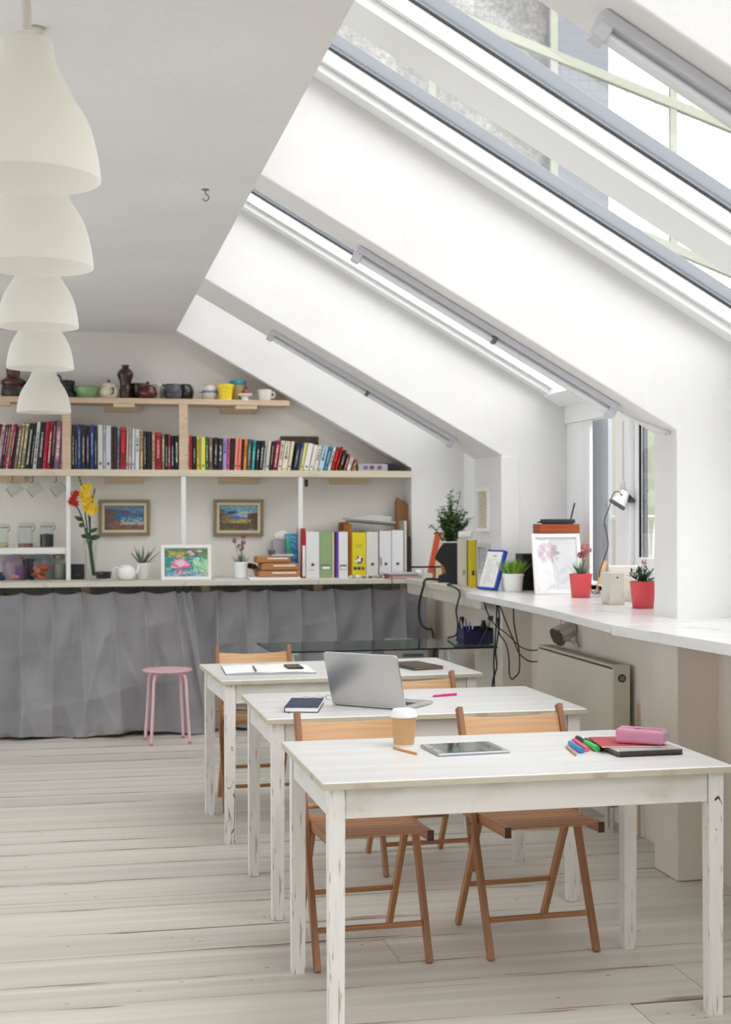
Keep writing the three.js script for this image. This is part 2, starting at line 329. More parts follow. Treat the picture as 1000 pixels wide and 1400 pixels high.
// ------------------------------------------------------------ outside
{
  const g = solo('exterior_ground', span(2.9, 40, -0.3, -0.05, -20, 40), std(0xa9aaa0, 0.95), 'pale paved garden ground outside the windows', 'ground'); g.userData.kind = 'structure';
  const wallTex = tex(512, (x, y) => mix([146, 144, 142], [186, 184, 179], clamp(N(nA, x * 2, y * 2) * 1.5 - 0.3)).map((v) => v * (0.8 + 0.3 * N(nFine, x, y))), 2.6);
  const nb = thing('exterior_building', 'rough grey stone building seen through the skylight mesh', 'building', V(0, 0, 0));
  mesh('wall', span(-4, 5.25, 0, 12, 14.4, 16), std(0xffffff, 0.95, { map: wallTex }), nb);
  mesh('corner_pier', span(5.0, 5.6, 0, 12, 14.1, 15.5), std(0x868a90, 0.9), nb);
  const fn = thing('exterior_fence', 'pale green steel fence with wire mesh above the skylight', 'fence', V(0, 0, 0));
  const mp = std(0xa3a596, 0.55), D = 8.6;
  const P = (x, y) => at(x, y, 'd', D);
  [[300, -60, 320], [590, -60, 420], [757, -60, 420], [920, -60, 480], [1090, -60, 520]].forEach(([x]) => { const a = P(x, -260); mesh('post', bar(V(a.x, a.y, -D), V(a.x, roof(a.x, 0.1), -D), 0.05, 0.03, 0.003, V(0, 0, 1)), mp, fn); });
  [[[300, -110], [1150, 236]], [[470, 150], [1150, 436]], [[300, -300], [1150, 40]]].forEach(([a, b]) => { const p = P(...a), q = P(...b); mesh('rail', bar(V(p.x, p.y, -D), V(q.x, q.y, -D), 0.045, 0.06, 0.003), mp, fn); });
  const wires = []; for (let x = 300; x < 1150; x += 13) { const a = P(x, -260), y0 = Math.max(P(x, 470).y, roof(a.x, 0.3)); wires.push(new THREE.CylinderGeometry(0.0016, 0.0016, a.y - y0, 4).translate(a.x, (a.y + y0) / 2, -D - 0.03)); }
  for (let y = -260; y < 470; y += 13) { const a = P(300, y), b = P(1150, y); a.x = Math.max(a.x, 0.893 + (3.4 - a.y) / 0.568); wires.push(new THREE.CylinderGeometry(0.0016, 0.0016, b.x - a.x, 4).rotateZ(Math.PI / 2).translate((a.x + b.x) / 2, (a.y + b.y) / 2, -D - 0.03)); }
  const wm = mesh('wire_mesh', wires, std(0x8f948c, 0.6), fn); wm.userData.kind = 'stuff';
  // ground-floor neighbours outside the side windows
  solo('exterior_garden_wall', span(5.2, 5.4, -0.1, 2.6, 2, 26), std(0xc3c7b2, 0.9), 'pale yellow green rendered garden wall beyond the window', 'wall');
  const sh = thing('exterior_shutter', 'grey ribbed metal shutter panel outside the window', 'shutter', V(0, 0, 0));
  for (let k = 0; k < 7; k++) mesh('rib', span(2.86, 2.885, 1.0, 2.2, 7.22 + k * 0.09, 7.22 + k * 0.09 + 0.085, 0.004), std(0xb2b6be, 0.5), sh);
  const ws = thing('exterior_wire_stand', 'white wire garden stand outside the window', 'stand', V(3.6, -0.05, -8.35));
  const wp = M.white, ring = (r, y) => new THREE.TorusGeometry(r, 0.008, 6, 28).rotateX(Math.PI / 2).translate(0, y, 0);
  mesh('top_ring', [ring(0.26, 1.5), ring(0.2, 1.5), ring(0.1, 1.5)], wp, ws);
  for (let k = 0; k < 6; k++) { const t = k * Math.PI / 3; mesh('leg', tube([V(0.25 * Math.cos(t), 1.5, 0.25 * Math.sin(t)), V(0.09 * Math.cos(t), 1.25, 0.09 * Math.sin(t)), V(0.12 * Math.cos(t), 0.8, 0.12 * Math.sin(t)), V(0.3 * Math.cos(t), 0.0, 0.3 * Math.sin(t))], 0.009, 24, 5), wp, ws); }
}
// ------------------------------------------------------------ tables
function makeTable(label, x, d, turn, marked) {
  const W = 1.218, Dp = 0.715, H = 0.73, t = thing('work_table', label, 'table', V(x, 0, -d), turn, undefined);
  mesh('table_top', box(W, 0.022, Dp, 0, H - 0.022, 0, 0.004), M.tableTop, t);
  const e = 0.0008; for (const s of [-1, 1]) { mesh('edge_band', box(W + 2 * e, 0.0175, 0.004, 0, H - 0.0205, s * (Dp / 2 - 0.002 + e), 0.0015), M.edge, t); mesh('edge_band', box(0.004, 0.0175, Dp - 0.004, s * (W / 2 - 0.002 + e), H - 0.0205, 0, 0.0015), M.edge, t); }
  const ix = W / 2 - 0.045, iz = Dp / 2 - 0.045;
  mesh('apron', box(W - 0.14, 0.085, 0.018, 0, H - 0.107, iz + 0.008, 0.002), M.tablePaint, t);
  mesh('apron', box(W - 0.14, 0.085, 0.018, 0, H - 0.107, -iz - 0.008, 0.002), M.tablePaint, t);
  mesh('apron', box(0.018, 0.085, Dp - 0.14, ix + 0.008, H - 0.107, 0, 0.002), M.tablePaint, t);
  mesh('apron', box(0.018, 0.085, Dp - 0.14, -ix - 0.008, H - 0.107, 0, 0.002), M.tablePaint, t);
  [[-1, 1], [1, 1], [-1, -1], [1, -1]].forEach(([sx, sz], k) => {
    const g = new THREE.BoxGeometry(0.046, H - 0.022, 0.046), p = g.attributes.position;
    for (let i = 0; i < p.count; i++) if (p.getY(i) < 0) { p.setX(i, p.getX(i) * 0.9); p.setZ(i, p.getZ(i) * 0.9); }
    g.translate(sx * ix, (H - 0.022) / 2, sz * iz); g.computeVertexNormals();
    mesh('leg', g, marked === 'black' && k === 0 ? M.legMarked : marked === 'red' && k === 1 ? M.legRed : M.leg[k % 2], t);
  });
  return t;
}
makeTable('white painted wooden table with the paper cup and tablet on it', 1.26, 4.1015, 0.0121, 'red');
makeTable('white painted wooden table with the silver laptop on it', 1.2724, 5.3227, 0.0121);
makeTable('white painted wooden table with the open notebook and black paint marks on a leg', 1.216, 6.5334, 0.0489, 'black');
// ------------------------------------------------------------ folding chairs; local +z is the sitter's front
function makeChair(label, x, d, turn) {
  const t = thing('folding_chair', label, 'chair', V(x, 0, -d), turn, 'wooden folding chairs at the tables');
  for (const s of [-1, 1]) {
    mesh('back_post', bar(V(s * 0.187, 0, 0.215), V(s * 0.187, 0.785, -0.115), 0.02, 0.034, 0.004), M.chairLeg, t);   // runs from the front foot to the backrest
    mesh('leg', bar(V(s * 0.162, 0, -0.205), V(s * 0.162, 0.425, 0.03), 0.02, 0.03, 0.004), M.chairWood, t);
    const rail = mesh('seat_rail', bar(V(s * 0.162, 0.425, -0.13), V(s * 0.162, 0.437, 0.31), 0.021, 0.034, 0.004), M.chairWood, t);
    mesh('rail_end', box(0.0212, 0.0345, 0.004, s * 0.162, 0.42, 0.3095, 0.001), M.chairEnd, rail);
    mesh('bolt', rod(V(s * 0.17, 0.412, 0.032), V(s * 0.1985, 0.412, 0.042), 0.004, 8), M.metalDark, t);
  }
  for (let k = 0; k < 9; k++) { const z = 0.285 - k * 0.042; mesh('slat', box(0.322, 0.009, 0.034, 0, 0.443 - k * 0.0012, z, 0.002), M.chairWood, t); }
  mesh('rear_rod', rod(V(-0.19, 0.46, 0.02), V(0.19, 0.46, 0.02), 0.009, 10).translate(0, 0, -0.14), M.chairWood, t);
  mesh('front_stretcher', bar(V(-0.178, 0.118, 0.166), V(0.178, 0.118, 0.166), 0.018, 0.018, 0.006), M.chairLeg, t);
  mesh('rear_stretcher', bar(V(-0.152, 0.165, -0.115), V(0.152, 0.165, -0.115), 0.018, 0.018, 0.006), M.chairWood, t);
  // bowed plywood back
  const g = sheet(16, 1, (u, v) => { const xx = (u - 0.5) * 0.356, b = Math.cos((u - 0.5) * Math.PI); return V(xx, 0.665 + v * 0.09 - 0.012 * b * v, -0.062 - v * 0.038 - 0.03 * b); });
  const g2 = sheet(16, 1, (u, v) => { const xx = (0.5 - u) * 0.356, b = Math.cos((u - 0.5) * Math.PI); return V(xx, 0.665 + v * 0.09 - 0.012 * b * v, -0.070 - v * 0.038 - 0.03 * b); });
  const edge = (v) => sheet(16, 1, (u, w) => { const xx = (u - 0.5) * 0.356, b = Math.cos((u - 0.5) * Math.PI); return V(xx, 0.665 + v * 0.09 - 0.012 * b * v, -0.062 - 0.008 * (v ? w : 1 - w) - v * 0.038 - 0.03 * b); });
  mesh('backrest', [metric(g), metric(g2), metric(edge(1)), metric(edge(0))], M.chairBack, t);
  return t;
}
makeChair('wooden folding chair tucked under the table, behind the paper cup', 0.93, 4.61, 0.045);
makeChair('wooden folding chair tucked under the table, behind the tablet', 1.505, 4.61, 0.05);
makeChair('wooden folding chair between the laptop and the brown wallet', 1.405, 5.71, 0.03);
makeChair('wooden folding chair behind the open notebook, nearest the pink stool', 0.895, 7.05, 0.03);
// ------------------------------------------------------------ pink stool
{
  const a = at(203, 1020, 'y', 0), b = at(263, 1018, 'y', 0), c = at(196, 1011, 'y', 0), e = at(254, 1009, 'y', 0);
  const ctr = a.clone().add(b).add(c).add(e).multiplyScalar(0.25), pm = std(0xe9bdc2, 0.45);
  const t = thing('metal_stool', 'pink round metal stool standing before the grey curtain', 'stool', V(ctr.x, 0, ctr.z));
  const H = 0.47;
  mesh('seat', lathe([[0, H - 0.014], [0.145, H - 0.014], [0.158, H - 0.009], [0.16, H - 0.004], [0.155, H], [0, H]], 40), pm, t);
  for (let k = 0; k < 4; k++) {
    const an = Math.PI / 4 + k * Math.PI / 2 - 0.1, cx = Math.cos(an), cz = Math.sin(an);
    const leg = mesh('leg', tube([V(0.06 * cx, H - 0.022, 0.06 * cz), V(0.10 * cx, H - 0.022, 0.10 * cz), V(0.128 * cx, H - 0.03, 0.128 * cz), V(0.142 * cx, H - 0.06, 0.142 * cz), V(0.153 * cx, 0.28, 0.153 * cz), V(0.176 * cx, 0.006, 0.176 * cz)], 0.010, 32, 8), pm, t);
    mesh('foot_cap', rod(V(0.1755 * cx, 0, 0.1755 * cz), V(0.175 * cx, 0.016, 0.175 * cz), 0.0112, 10), std(0xb98088, 0.6), leg);
  }
}
// ------------------------------------------------------------ pendant lamps
{
  M.shade = phys(0xf6f4ea, 0.9, { transmission: 0.42, thickness: 0, side: THREE.DoubleSide });
  const r0 = 0.15, prof = smooth([[0.047, 0.286], [0.0525, 0.28], [0.054, 0.27], [0.0575, 0.252], [0.0625, 0.235], [0.078, 0.2015], [0.0967, 0.1665], [0.119, 0.131], [0.134, 0.096], [0.1455, 0.048], [0.15, 0.012], [0.1505, 0.0]], 44);
  const spots = [[36, 245, 100], [48, 365, 78.5], [52, 447, 54.5], [55, 504, 45.2], [60, 564, 36.2]];
  const names = ['first cream bell pendant lamp of the row, hung on a visible pale rod', 'second cream bell pendant lamp of the row, hung below a ceiling hook', 'third cream bell pendant lamp of the hanging row', 'fourth cream bell pendant lamp of the hanging row', 'last cream bell pendant lamp of the row, before the bookshelf'];
  spots.forEach(([px, py, rp], i) => {
    const depth = F * r0 / rp, c = V((px - 500) / F, -(py - 700) / F, -1).multiplyScalar(depth).applyQuaternion(camera.quaternion).add(V(0, EYE, 0));
    const t = thing('pendant_lamp', names[i], 'lamp', V(c.x, c.y, c.z), 0, 'row of cream pendant lamps');
    mesh('lamp_shade', lathe(prof, 48), M.shade, t);
    mesh('cap', lathe([[0.0, 0.296], [0.02, 0.296], [0.035, 0.292], [0.047, 0.286]], 32), std(0xe4dfd2, 0.7), t);
    mesh('socket', rod(V(0, 0.14, 0), V(0, 0.30, 0), 0.021, 16), M.white, t);
    const bulb = mesh('bulb', new THREE.SphereGeometry(0.03, 20, 14).translate(0, 0.12, 0), std(0xf4f2ea, 0.3), t); void bulb;
    const top = KY - c.y; mesh('cord', rod(V(0, 0.29, 0), V(0, top - 0.02, 0), i ? 0.004 : 0.011, 10), std(0xd9d2c6, 0.5), t);
    mesh('ceiling_rose', lathe([[0, top - 0.022], [0.01, top - 0.022], [0.022, top - 0.014], [0.026, top], [0, top]], 24), std(0xd9d4ca, 0.6), t);
  });
  [[47, 42, 'small hooked screw in the ceiling above the second lamp'], [281, 259, 'bare steel hook screwed into the plain ceiling']].forEach(([px, py, label]) => {
    const p = at(px, py, 'y', KY), s = 0.95;
    solo('ceiling_hook', [lathe([[0, 0], [0.016 * s, 0], [0.016 * s, -0.003], [0, -0.004]].map(([r, y]) => [r, y]).reverse(), 14), tube([V(0, 0, 0), V(0, -0.018 * s, 0), V(0.010 * s, -0.024 * s, 0), V(0.013 * s, -0.038 * s, 0), V(0, -0.048 * s, 0), V(-0.012 * s, -0.038 * s, 0)], 0.003, 24, 6)].map((g) => g.translate(p.x, p.y, p.z)), std(0x9a9080, 0.4, { metalness: 0.5 }), label, 'hook');
  });
}
// ------------------------------------------------------------ fluorescent fittings under the sloping frames
{
  const body = std(0xd2d2d8, 0.4), tubeM = phys(0xe9e9ec, 0.25, { clearcoat: 0.4 });
  [[7.78, 'long fluorescent fitting under the frame beside the bookshelf'], [5.31, 'long fluorescent fitting under the frame above the flower pots'], [2.74, 'long fluorescent fitting under the frame closest to the ceiling lamps']].forEach(([d, label]) => {
    const a = V(1.075, under(1.075), -d), b = V(2.15, under(2.15), -d), dir = b.clone().sub(a).normalize(), dn = V(SL, -1, 0).normalize().multiplyScalar(1); dn.set(-0.49, -0.87, 0);
    const off = (p, k) => p.clone().addScaledVector(dn, k), t = thing('fluorescent_light', label, 'lamp', a.clone());
    const L = (p) => p.clone().sub(a);
    mesh('housing', bar(L(off(a, 0.0135)), L(off(b, 0.0135)), 0.055, 0.025, 0.004), body, t);
    mesh('tube', rod(L(off(a, 0.043).addScaledVector(dir, 0.03)), L(off(b, 0.043).addScaledVector(dir, -0.03)), 0.0125, 14), tubeM, t);
    mesh('end_cap', bar(L(off(a, 0.033)), L(off(a, 0.033).addScaledVector(dir, 0.035)), 0.045, 0.062, 0.006), body, t);
    mesh('end_cap', bar(L(off(b, 0.033).addScaledVector(dir, -0.035)), L(off(b, 0.033)), 0.045, 0.062, 0.006), body, t);
    const clip = off(a.clone().lerp(b, 0.52), 0.03); mesh('clip', bar(L(clip), L(clip.clone().addScaledVector(dir, 0.02)), 0.034, 0.05, 0.003), M.zinc, t);
  });
}
// ------------------------------------------------------------ radiator under the ledge
{
  const cream = std(0xded8c6, 0.45), t = thing('radiator', 'cream panel radiator on the wall under the window ledge', 'radiator', V(2.45, 0.17, -6.55));
  const L = 1.05, H = 0.60;
  mesh('panel', (() => { const n = 26, s = new THREE.Shape(); s.moveTo(-L / 2, 0); for (let k = 0; k <= n; k++) { const z = -L / 2 + L * k / n; s.lineTo(z, k % 2 ? 0.004 : 0); } s.lineTo(L / 2, -0.012); s.lineTo(-L / 2, -0.012); const g = new THREE.ExtrudeGeometry(s, { depth: H - 0.03, bevelEnabled: false }); g.rotateX(-Math.PI / 2); g.rotateY(-Math.PI / 2); return metric(g.translate(-0.032, 0.01, 0)); })(), cream, t);
  mesh('top_grille', box(0.082, 0.012, L + 0.01, 0, H - 0.012, 0, 0.003), std(0xd2cbb9, 0.5), t);
  for (let k = 0; k < 22; k++) mesh('grille_slot', box(0.05, 0.0015, 0.012, 0, H - 0.0005, -L / 2 + 0.05 + k * 0.045), std(0x6f695c, 0.8), t);
  mesh('side_cover', box(0.082, H, 0.012, 0, 0, L / 2, 0.003), cream, t); mesh('side_cover', box(0.082, H, 0.012, 0, 0, -L / 2, 0.003), cream, t);
  mesh('back_panel', box(0.012, H - 0.02, L, 0.035, 0.005, 0), cream, t);
  const vent = mesh('vent_plug', rod(V(0, H - 0.06, L / 2 + 0.003), V(0, H - 0.06, L / 2 + 0.011), 0.019, 24), std(0x4a4a40, 0.5), t);
  mesh('plug_face', rod(V(0, H - 0.06, L / 2 + 0.011), V(0, H - 0.06, L / 2 + 0.014), 0.011, 16), std(0x8a877a, 0.4), vent);
  const pv = M.oldWhite, p0 = at(838, 1137, 'y', 0), lx = p0.x - 2.45, lz = p0.z + 6.55;
  mesh('pipe', [tube([V(lx, -0.168, lz), V(lx, -0.06, lz), V(lx + 0.01, 0.03, lz - 0.02)], 0.011, 20, 8), tube([V(lx + 0.0, -0.168, lz - 0.06), V(lx, -0.06, lz - 0.06), V(lx + 0.01, 0.03, lz - 0.05)], 0.011, 20, 8)], pv, t);
  mesh('valve', [rod(V(lx, -0.04, lz), V(lx, 0.035, lz), 0.02, 12), rod(V(lx - 0.03, 0.0, lz - 0.03), V(lx + 0.02, 0.0, lz - 0.03), 0.016, 12), box(0.05, 0.03, 0.09, lx, -0.055, lz - 0.03, 0.006)], std(0x7b7362, 0.55, { metalness: 0.3 }), t);
  mesh('floor_flange', [rod(V(lx, -0.17, lz), V(lx, -0.158, lz), 0.026, 16), rod(V(lx, -0.17, lz - 0.06), V(lx, -0.158, lz - 0.06), 0.026, 16)], pv, t);
  solo('wooden_stick', bar(V(2.485, 0.004, -5.90), V(2.503, 0.60, -5.97), 0.013, 0.009, 0.002), M.pine, 'thin wooden stick leaning on the wall beside the radiator', 'stick');
}
// ------------------------------------------------------------ long worktop and shelves on the back wall
const WT = 1.025, MS = 1.772, TS = 2.258, SF = 9.60;       // worktop, middle shelf, top shelf; depth of the shelf fronts
{
  const t = thing('worktop', 'long cream worktop along the back wall above the grey curtain', 'worktop', V(0, 0, 0));
  mesh('top_board', span(XL + 0.01, 2.33, WT - 0.032, WT, 9.275, 9.845, 0.003), M.oldWhite, t);
  for (const x of [-1.6, 0.06, 0.86, 1.635, 2.25]) mesh('support_post', span(x - 0.032, x + 0.032, 0, WT - 0.033, 9.49, 9.535, 0.003), M.pine, t);
  mesh('back_rail', span(XL + 0.01, 2.33, WT - 0.14, WT - 0.033, 9.80, 9.845), M.oldWhite, t);
  const s = thing('wall_shelving', 'wooden wall shelving with two long boards of books and pottery', 'shelving', V(0, 0, 0));
  mesh('shelf_board', span(-1.6, 2.335, MS - 0.046, MS, SF, 9.85, 0.003), M.shelfCream, s);
  mesh('shelf_board', span(-1.6, 1.455, TS - 0.036, TS, SF, 9.85, 0.003), M.pine, s);
  for (const [a, b] of [[85, 97], [245, 257]]) mesh('upright', span(at(a, 590, 'd', SF).x, at(b, 590, 'd', SF).x, MS, TS - 0.036, SF + 0.002, SF + 0.06, 0.002), M.pine, s);
  for (const [a, b] of [[90.5, 96.5], [248, 254.5], [408.5, 414.5]]) mesh('thin_upright', span(at(a, 700, 'd', SF).x, at(b, 700, 'd', SF).x, WT, MS - 0.046, SF + 0.004, SF + 0.035, 0.002), M.trimWhite, s);
  for (const [a, b] of [[-4, 14], [155, 184], [323, 352]]) mesh('top_cleat', span(at(a, 551, 'd', SF).x, at(b, 551, 'd', SF).x, TS - 0.062, TS - 0.036, SF + 0.005, SF + 0.09, 0.002), M.pine, s);
  for (const [a, b, y] of [[143, 192, TS - 0.036], [302, 352, TS - 0.036], [-14, 34, MS - 0.046], [144, 196, MS - 0.046], [300, 352, MS - 0.046], [452, 502, MS - 0.046]]) mesh('wall_cleat', span(at(a, 600, 'd', 9.8).x, at(b, 600, 'd', 9.8).x, y - 0.045, y, 9.80, 9.846, 0.002), M.pine, s);
  const br = at(409, 667, 'd', SF); mesh('clamp', [box(0.022, 0.05, 0.03, br.x + 0.055, 1.66, -SF - 0.02, 0.004)], M.black, s);
  // small spice shelf on the left
  mesh('spice_shelf', span(-1.2, at(90, 700, 'd', SF).x, at(40, 754, 'd', SF).y - 0.018, at(40, 749, 'd', SF).y, SF + 0.02, 9.85, 0.002), M.trimWhite, s);
}
// ------------------------------------------------------------ grey curtain in two widths, hung from small hooks below the worktop
{
  const nC = noiseField(512, 5, 611, 4), stain = noiseField(512, 7, 631, 4);
  const cloth = (seed, hem) => tex(1024, (x, y) => {       // ribbed check weave; the hem is soiled where the floor has been mopped
    const rib = (y % 9 < 2 ? 0.9 : 1) * (x % 6 < 1 ? 0.97 : 1), S = N(stain, x + seed, y), h = y / 1024;
    const col = mix([151, 150, 153], [163, 162, 165], N(nC, x + seed, y)).map((v) => v * rib);
    return mix(col, [134, 122, 102], clamp((S - 0.42 - h * 3.2) * 5) * hem);
  });
  const fabs = [std(0xffffff, 0.9, { map: cloth(0, 0.6), side: THREE.DoubleSide }), std(0xffffff, 0.9, { map: cloth(170, 0.15), side: THREE.DoubleSide })]; let fi = 0;
  function curtain(label, hooks, d, y1, hemD, seed, hemL, hemR) {
    const r = rng(seed), xs = hooks, x0 = xs[0], x1 = xs[xs.length - 1], nu = Math.round((x1 - x0) * 190), nv = 60;
    const ph = [r() * 6, r() * 6, r() * 6, r() * 6], fold = xs.map(() => [0.6 + r() * 0.8, (r() - 0.5) * 0.10, 0.5 + r() * 0.5]);
    const t = thing('curtain', label, 'curtain', V(0, 0, 0), 0, undefined);
    const g = sheet(nu, nv, (u, v) => {
      const s = 1 - v, X = x0 + (x1 - x0) * u;                      // s: 0 at the top
      let k = 0; while (k < xs.length - 2 && X > xs[k + 1]) k++;
      const a = (X - xs[k]) / (xs[k + 1] - xs[k]), sag = Math.sin(Math.PI * a);
      let z = 0, xx = X;
      xs.forEach((h, i) => { const hx = h + fold[i][1] * s, w = 0.010 + 0.05 * s * fold[i][0], q = (X - hx) / w; z += (0.035 + 0.085 * Math.min(1, s * 2.2)) * fold[i][2] * Math.exp(-(Math.abs(q) ** 1.4)) * (1 - 0.3 * s); });
      z += 0.03 * s * Math.sin(X * 15 + ph[0] + s * 1.3 + 0.8 * Math.sin(X * 7 + s * 3)) + 0.017 * s * Math.sin(X * 29 + ph[1] - s * 2.5) + 0.007 * Math.sin(X * 47 + s * 14 + ph[2]) * s * (1 - s) + 0.02 * Math.exp(-((s - 0.35) ** 2) / 0.05) * Math.sin(X * 24 + s * 9 + ph[2]) + 0.006 * Math.sin(s * 22 + X * 9 + ph[3]) * s;
      const rd = (a2, k2) => (1 - Math.abs(Math.sin(a2))) ** k2;      // sharp creases across the cloth
      z += 0.020 * s * rd(X * 8.5 + s * 2.2 + ph[0], 3) + 0.014 * s * rd(X * 12.5 - s * 4.5 + ph[1], 4) + 0.010 * rd(s * 7.5 + X * 1.7 + ph[3], 6);
      xx += hemL * s * (1 - u) + hemR * s * u ** 8;
      const top = y1 - 0.02 * sag * (0.5 + 0.6 * fold[k][2]), bot = 0.012 + 0.012 * Math.sin(X * 9 + ph[1]) + (u > 0.75 ? 0.01 : 0);
      return V(xx, top + (bot - top) * s, -(d + hemD * s) + z - 0.035);
    });
    const uv = g.attributes.uv; for (let i = 0; i < uv.count; i++) uv.setX(i, uv.getX(i) * (x1 - x0) / 1.5);
    mesh('cloth', g, fabs[fi++], t);
    xs.forEach((h) => mesh('hook', tube([V(h, WT - 0.036, -d - 0.005), V(h, WT - 0.05, -d), V(h, y1 - 0.004, -d + 0.012)], 0.0025, 10, 5), M.metalDark, t));
    return t;
  }
  const X = (px) => at(px, 810, 'd', 9.29).x;
  curtain('grey checked curtain with a stained hem behind the pink stool', [-2.38, -2.13, -1.88, -1.64, -1.42, -1.2, -0.98, ...[-60, -15, 30, 72, 110, 155, 197, 240, 252, 262].map(X)], 9.33, WT - 0.068, -0.005, 5, 0, 0.12);
  curtain('grey cloth curtain hanging behind the glass table', [262, 300, 339, 368, 415, 460, 512, 560, 588].map(X), 9.385, WT - 0.068, 0.03, 9, 0.02, 0.03);
}
// ------------------------------------------------------------ glass table before the curtain
{
  const gm = phys(0xe8f4ee, 0.03, { transmission: 1, thickness: 0.01, ior: 1.5, attenuationColor: new THREE.Color(0x2f7f66), attenuationDistance: 0.12 });
  const t = thing('glass_table', 'green edged glass table beside the hanging cables', 'table', V(1.67, 0, -7.77), 0.03);
  mesh('glass_top', box(1.28, 0.010, 0.56, 0, 0.712, 0, 0.003), gm, t);
  for (const sx of [-0.5, 0.42]) {
    for (const [z0, z1] of [[-0.2, -0.08], [0.2, 0.08]]) mesh('trestle_leg', bar(V(sx, 0, z0), V(sx, 0.70, z1), 0.022, 0.03, 0.004, V(1, 0, 0)), M.trimWhite, t);
    mesh('trestle_bar', box(0.03, 0.018, 0.42, sx, 0.693, 0, 0.004), M.trimWhite, t);
    mesh('trestle_stay', box(0.016, 0.016, 0.27, sx, 0.26, 0, 0.003), M.trimWhite, t);
  }
}
// ------------------------------------------------------------ books
const spineTex = print(2048, 1024, (g, W, H) => {       // 32 x 4 spine prints: bands and lines of lettering on white, tinted by each book's own colour
  const r = rng(77);
  for (let j = 0; j < 4; j++) for (let i = 0; i < 32; i++) {
    const x = i * 64, y = j * 256; g.save(); g.beginPath(); g.rect(x, y, 64, 256); g.clip();
    g.fillStyle = '#ffffff'; g.fillRect(x, y, 64, 256);
    const style = (r() * 5) | 0;
    g.fillStyle = j < 2 ? 'rgba(40,36,34,0.75)' : '#ffffff';
    if (j >= 2) { g.fillStyle = '#8a8a8a'; g.fillRect(x, y, 64, 256); g.fillStyle = ['#ffffff', '#ffffff', '#fff0c0', '#ffffff'][i % 4]; }
    const a = 20 + r() * 40, b = a + 90 + r() * 70;
    if (style !== 4) for (let q = a; q < b; q += 5 + r() * 7) { const w = 20 + r() * 18; g.fillRect(x + 32 - w / 2, y + q, w, 3 + r() * 5); }
    if (style === 1 || style === 3) { g.fillRect(x, y + 12, 64, 6); g.fillRect(x, y + 238, 64, 4); }
    if (style > 1) { g.fillRect(x + 18, y + 212, 28, 16); }
    g.restore();
  }
});
const bookMat = (c) => memo['bk' + c] ??= std(c, 0.5, { map: spineTex });
const nameOf = (hex) => {
  const c = new THREE.Color(hex), h = {}; c.getHSL(h, THREE.SRGBColorSpace);
  if (h.l < 0.17) return h.s > 0.35 && h.h > 0.5 && h.h < 0.75 ? 'dark navy' : 'black';
  if (h.s < 0.13) return h.l > 0.78 ? 'white' : h.l > 0.5 ? 'light grey' : 'slate grey';
  const k = h.h * 360;
  if (k < 14 || k > 345) return h.l > 0.58 ? 'salmon pink' : h.l < 0.3 ? 'dark red' : 'red';
  if (k < 40) return h.l > 0.7 ? 'cream' : h.l < 0.4 ? 'brown' : h.s > 0.7 ? 'orange' : 'tan';
  if (k < 70) return h.l > 0.78 ? 'ivory' : h.s < 0.35 ? 'khaki' : 'yellow';
  if (k < 160) return 'green'; if (k < 195) return 'teal'; if (k < 245) return h.l > 0.65 ? 'pale blue' : h.l < 0.3 ? 'navy' : 'blue';
  if (k < 290) return 'lavender'; return h.l < 0.45 ? 'crimson' : 'mauve';
};
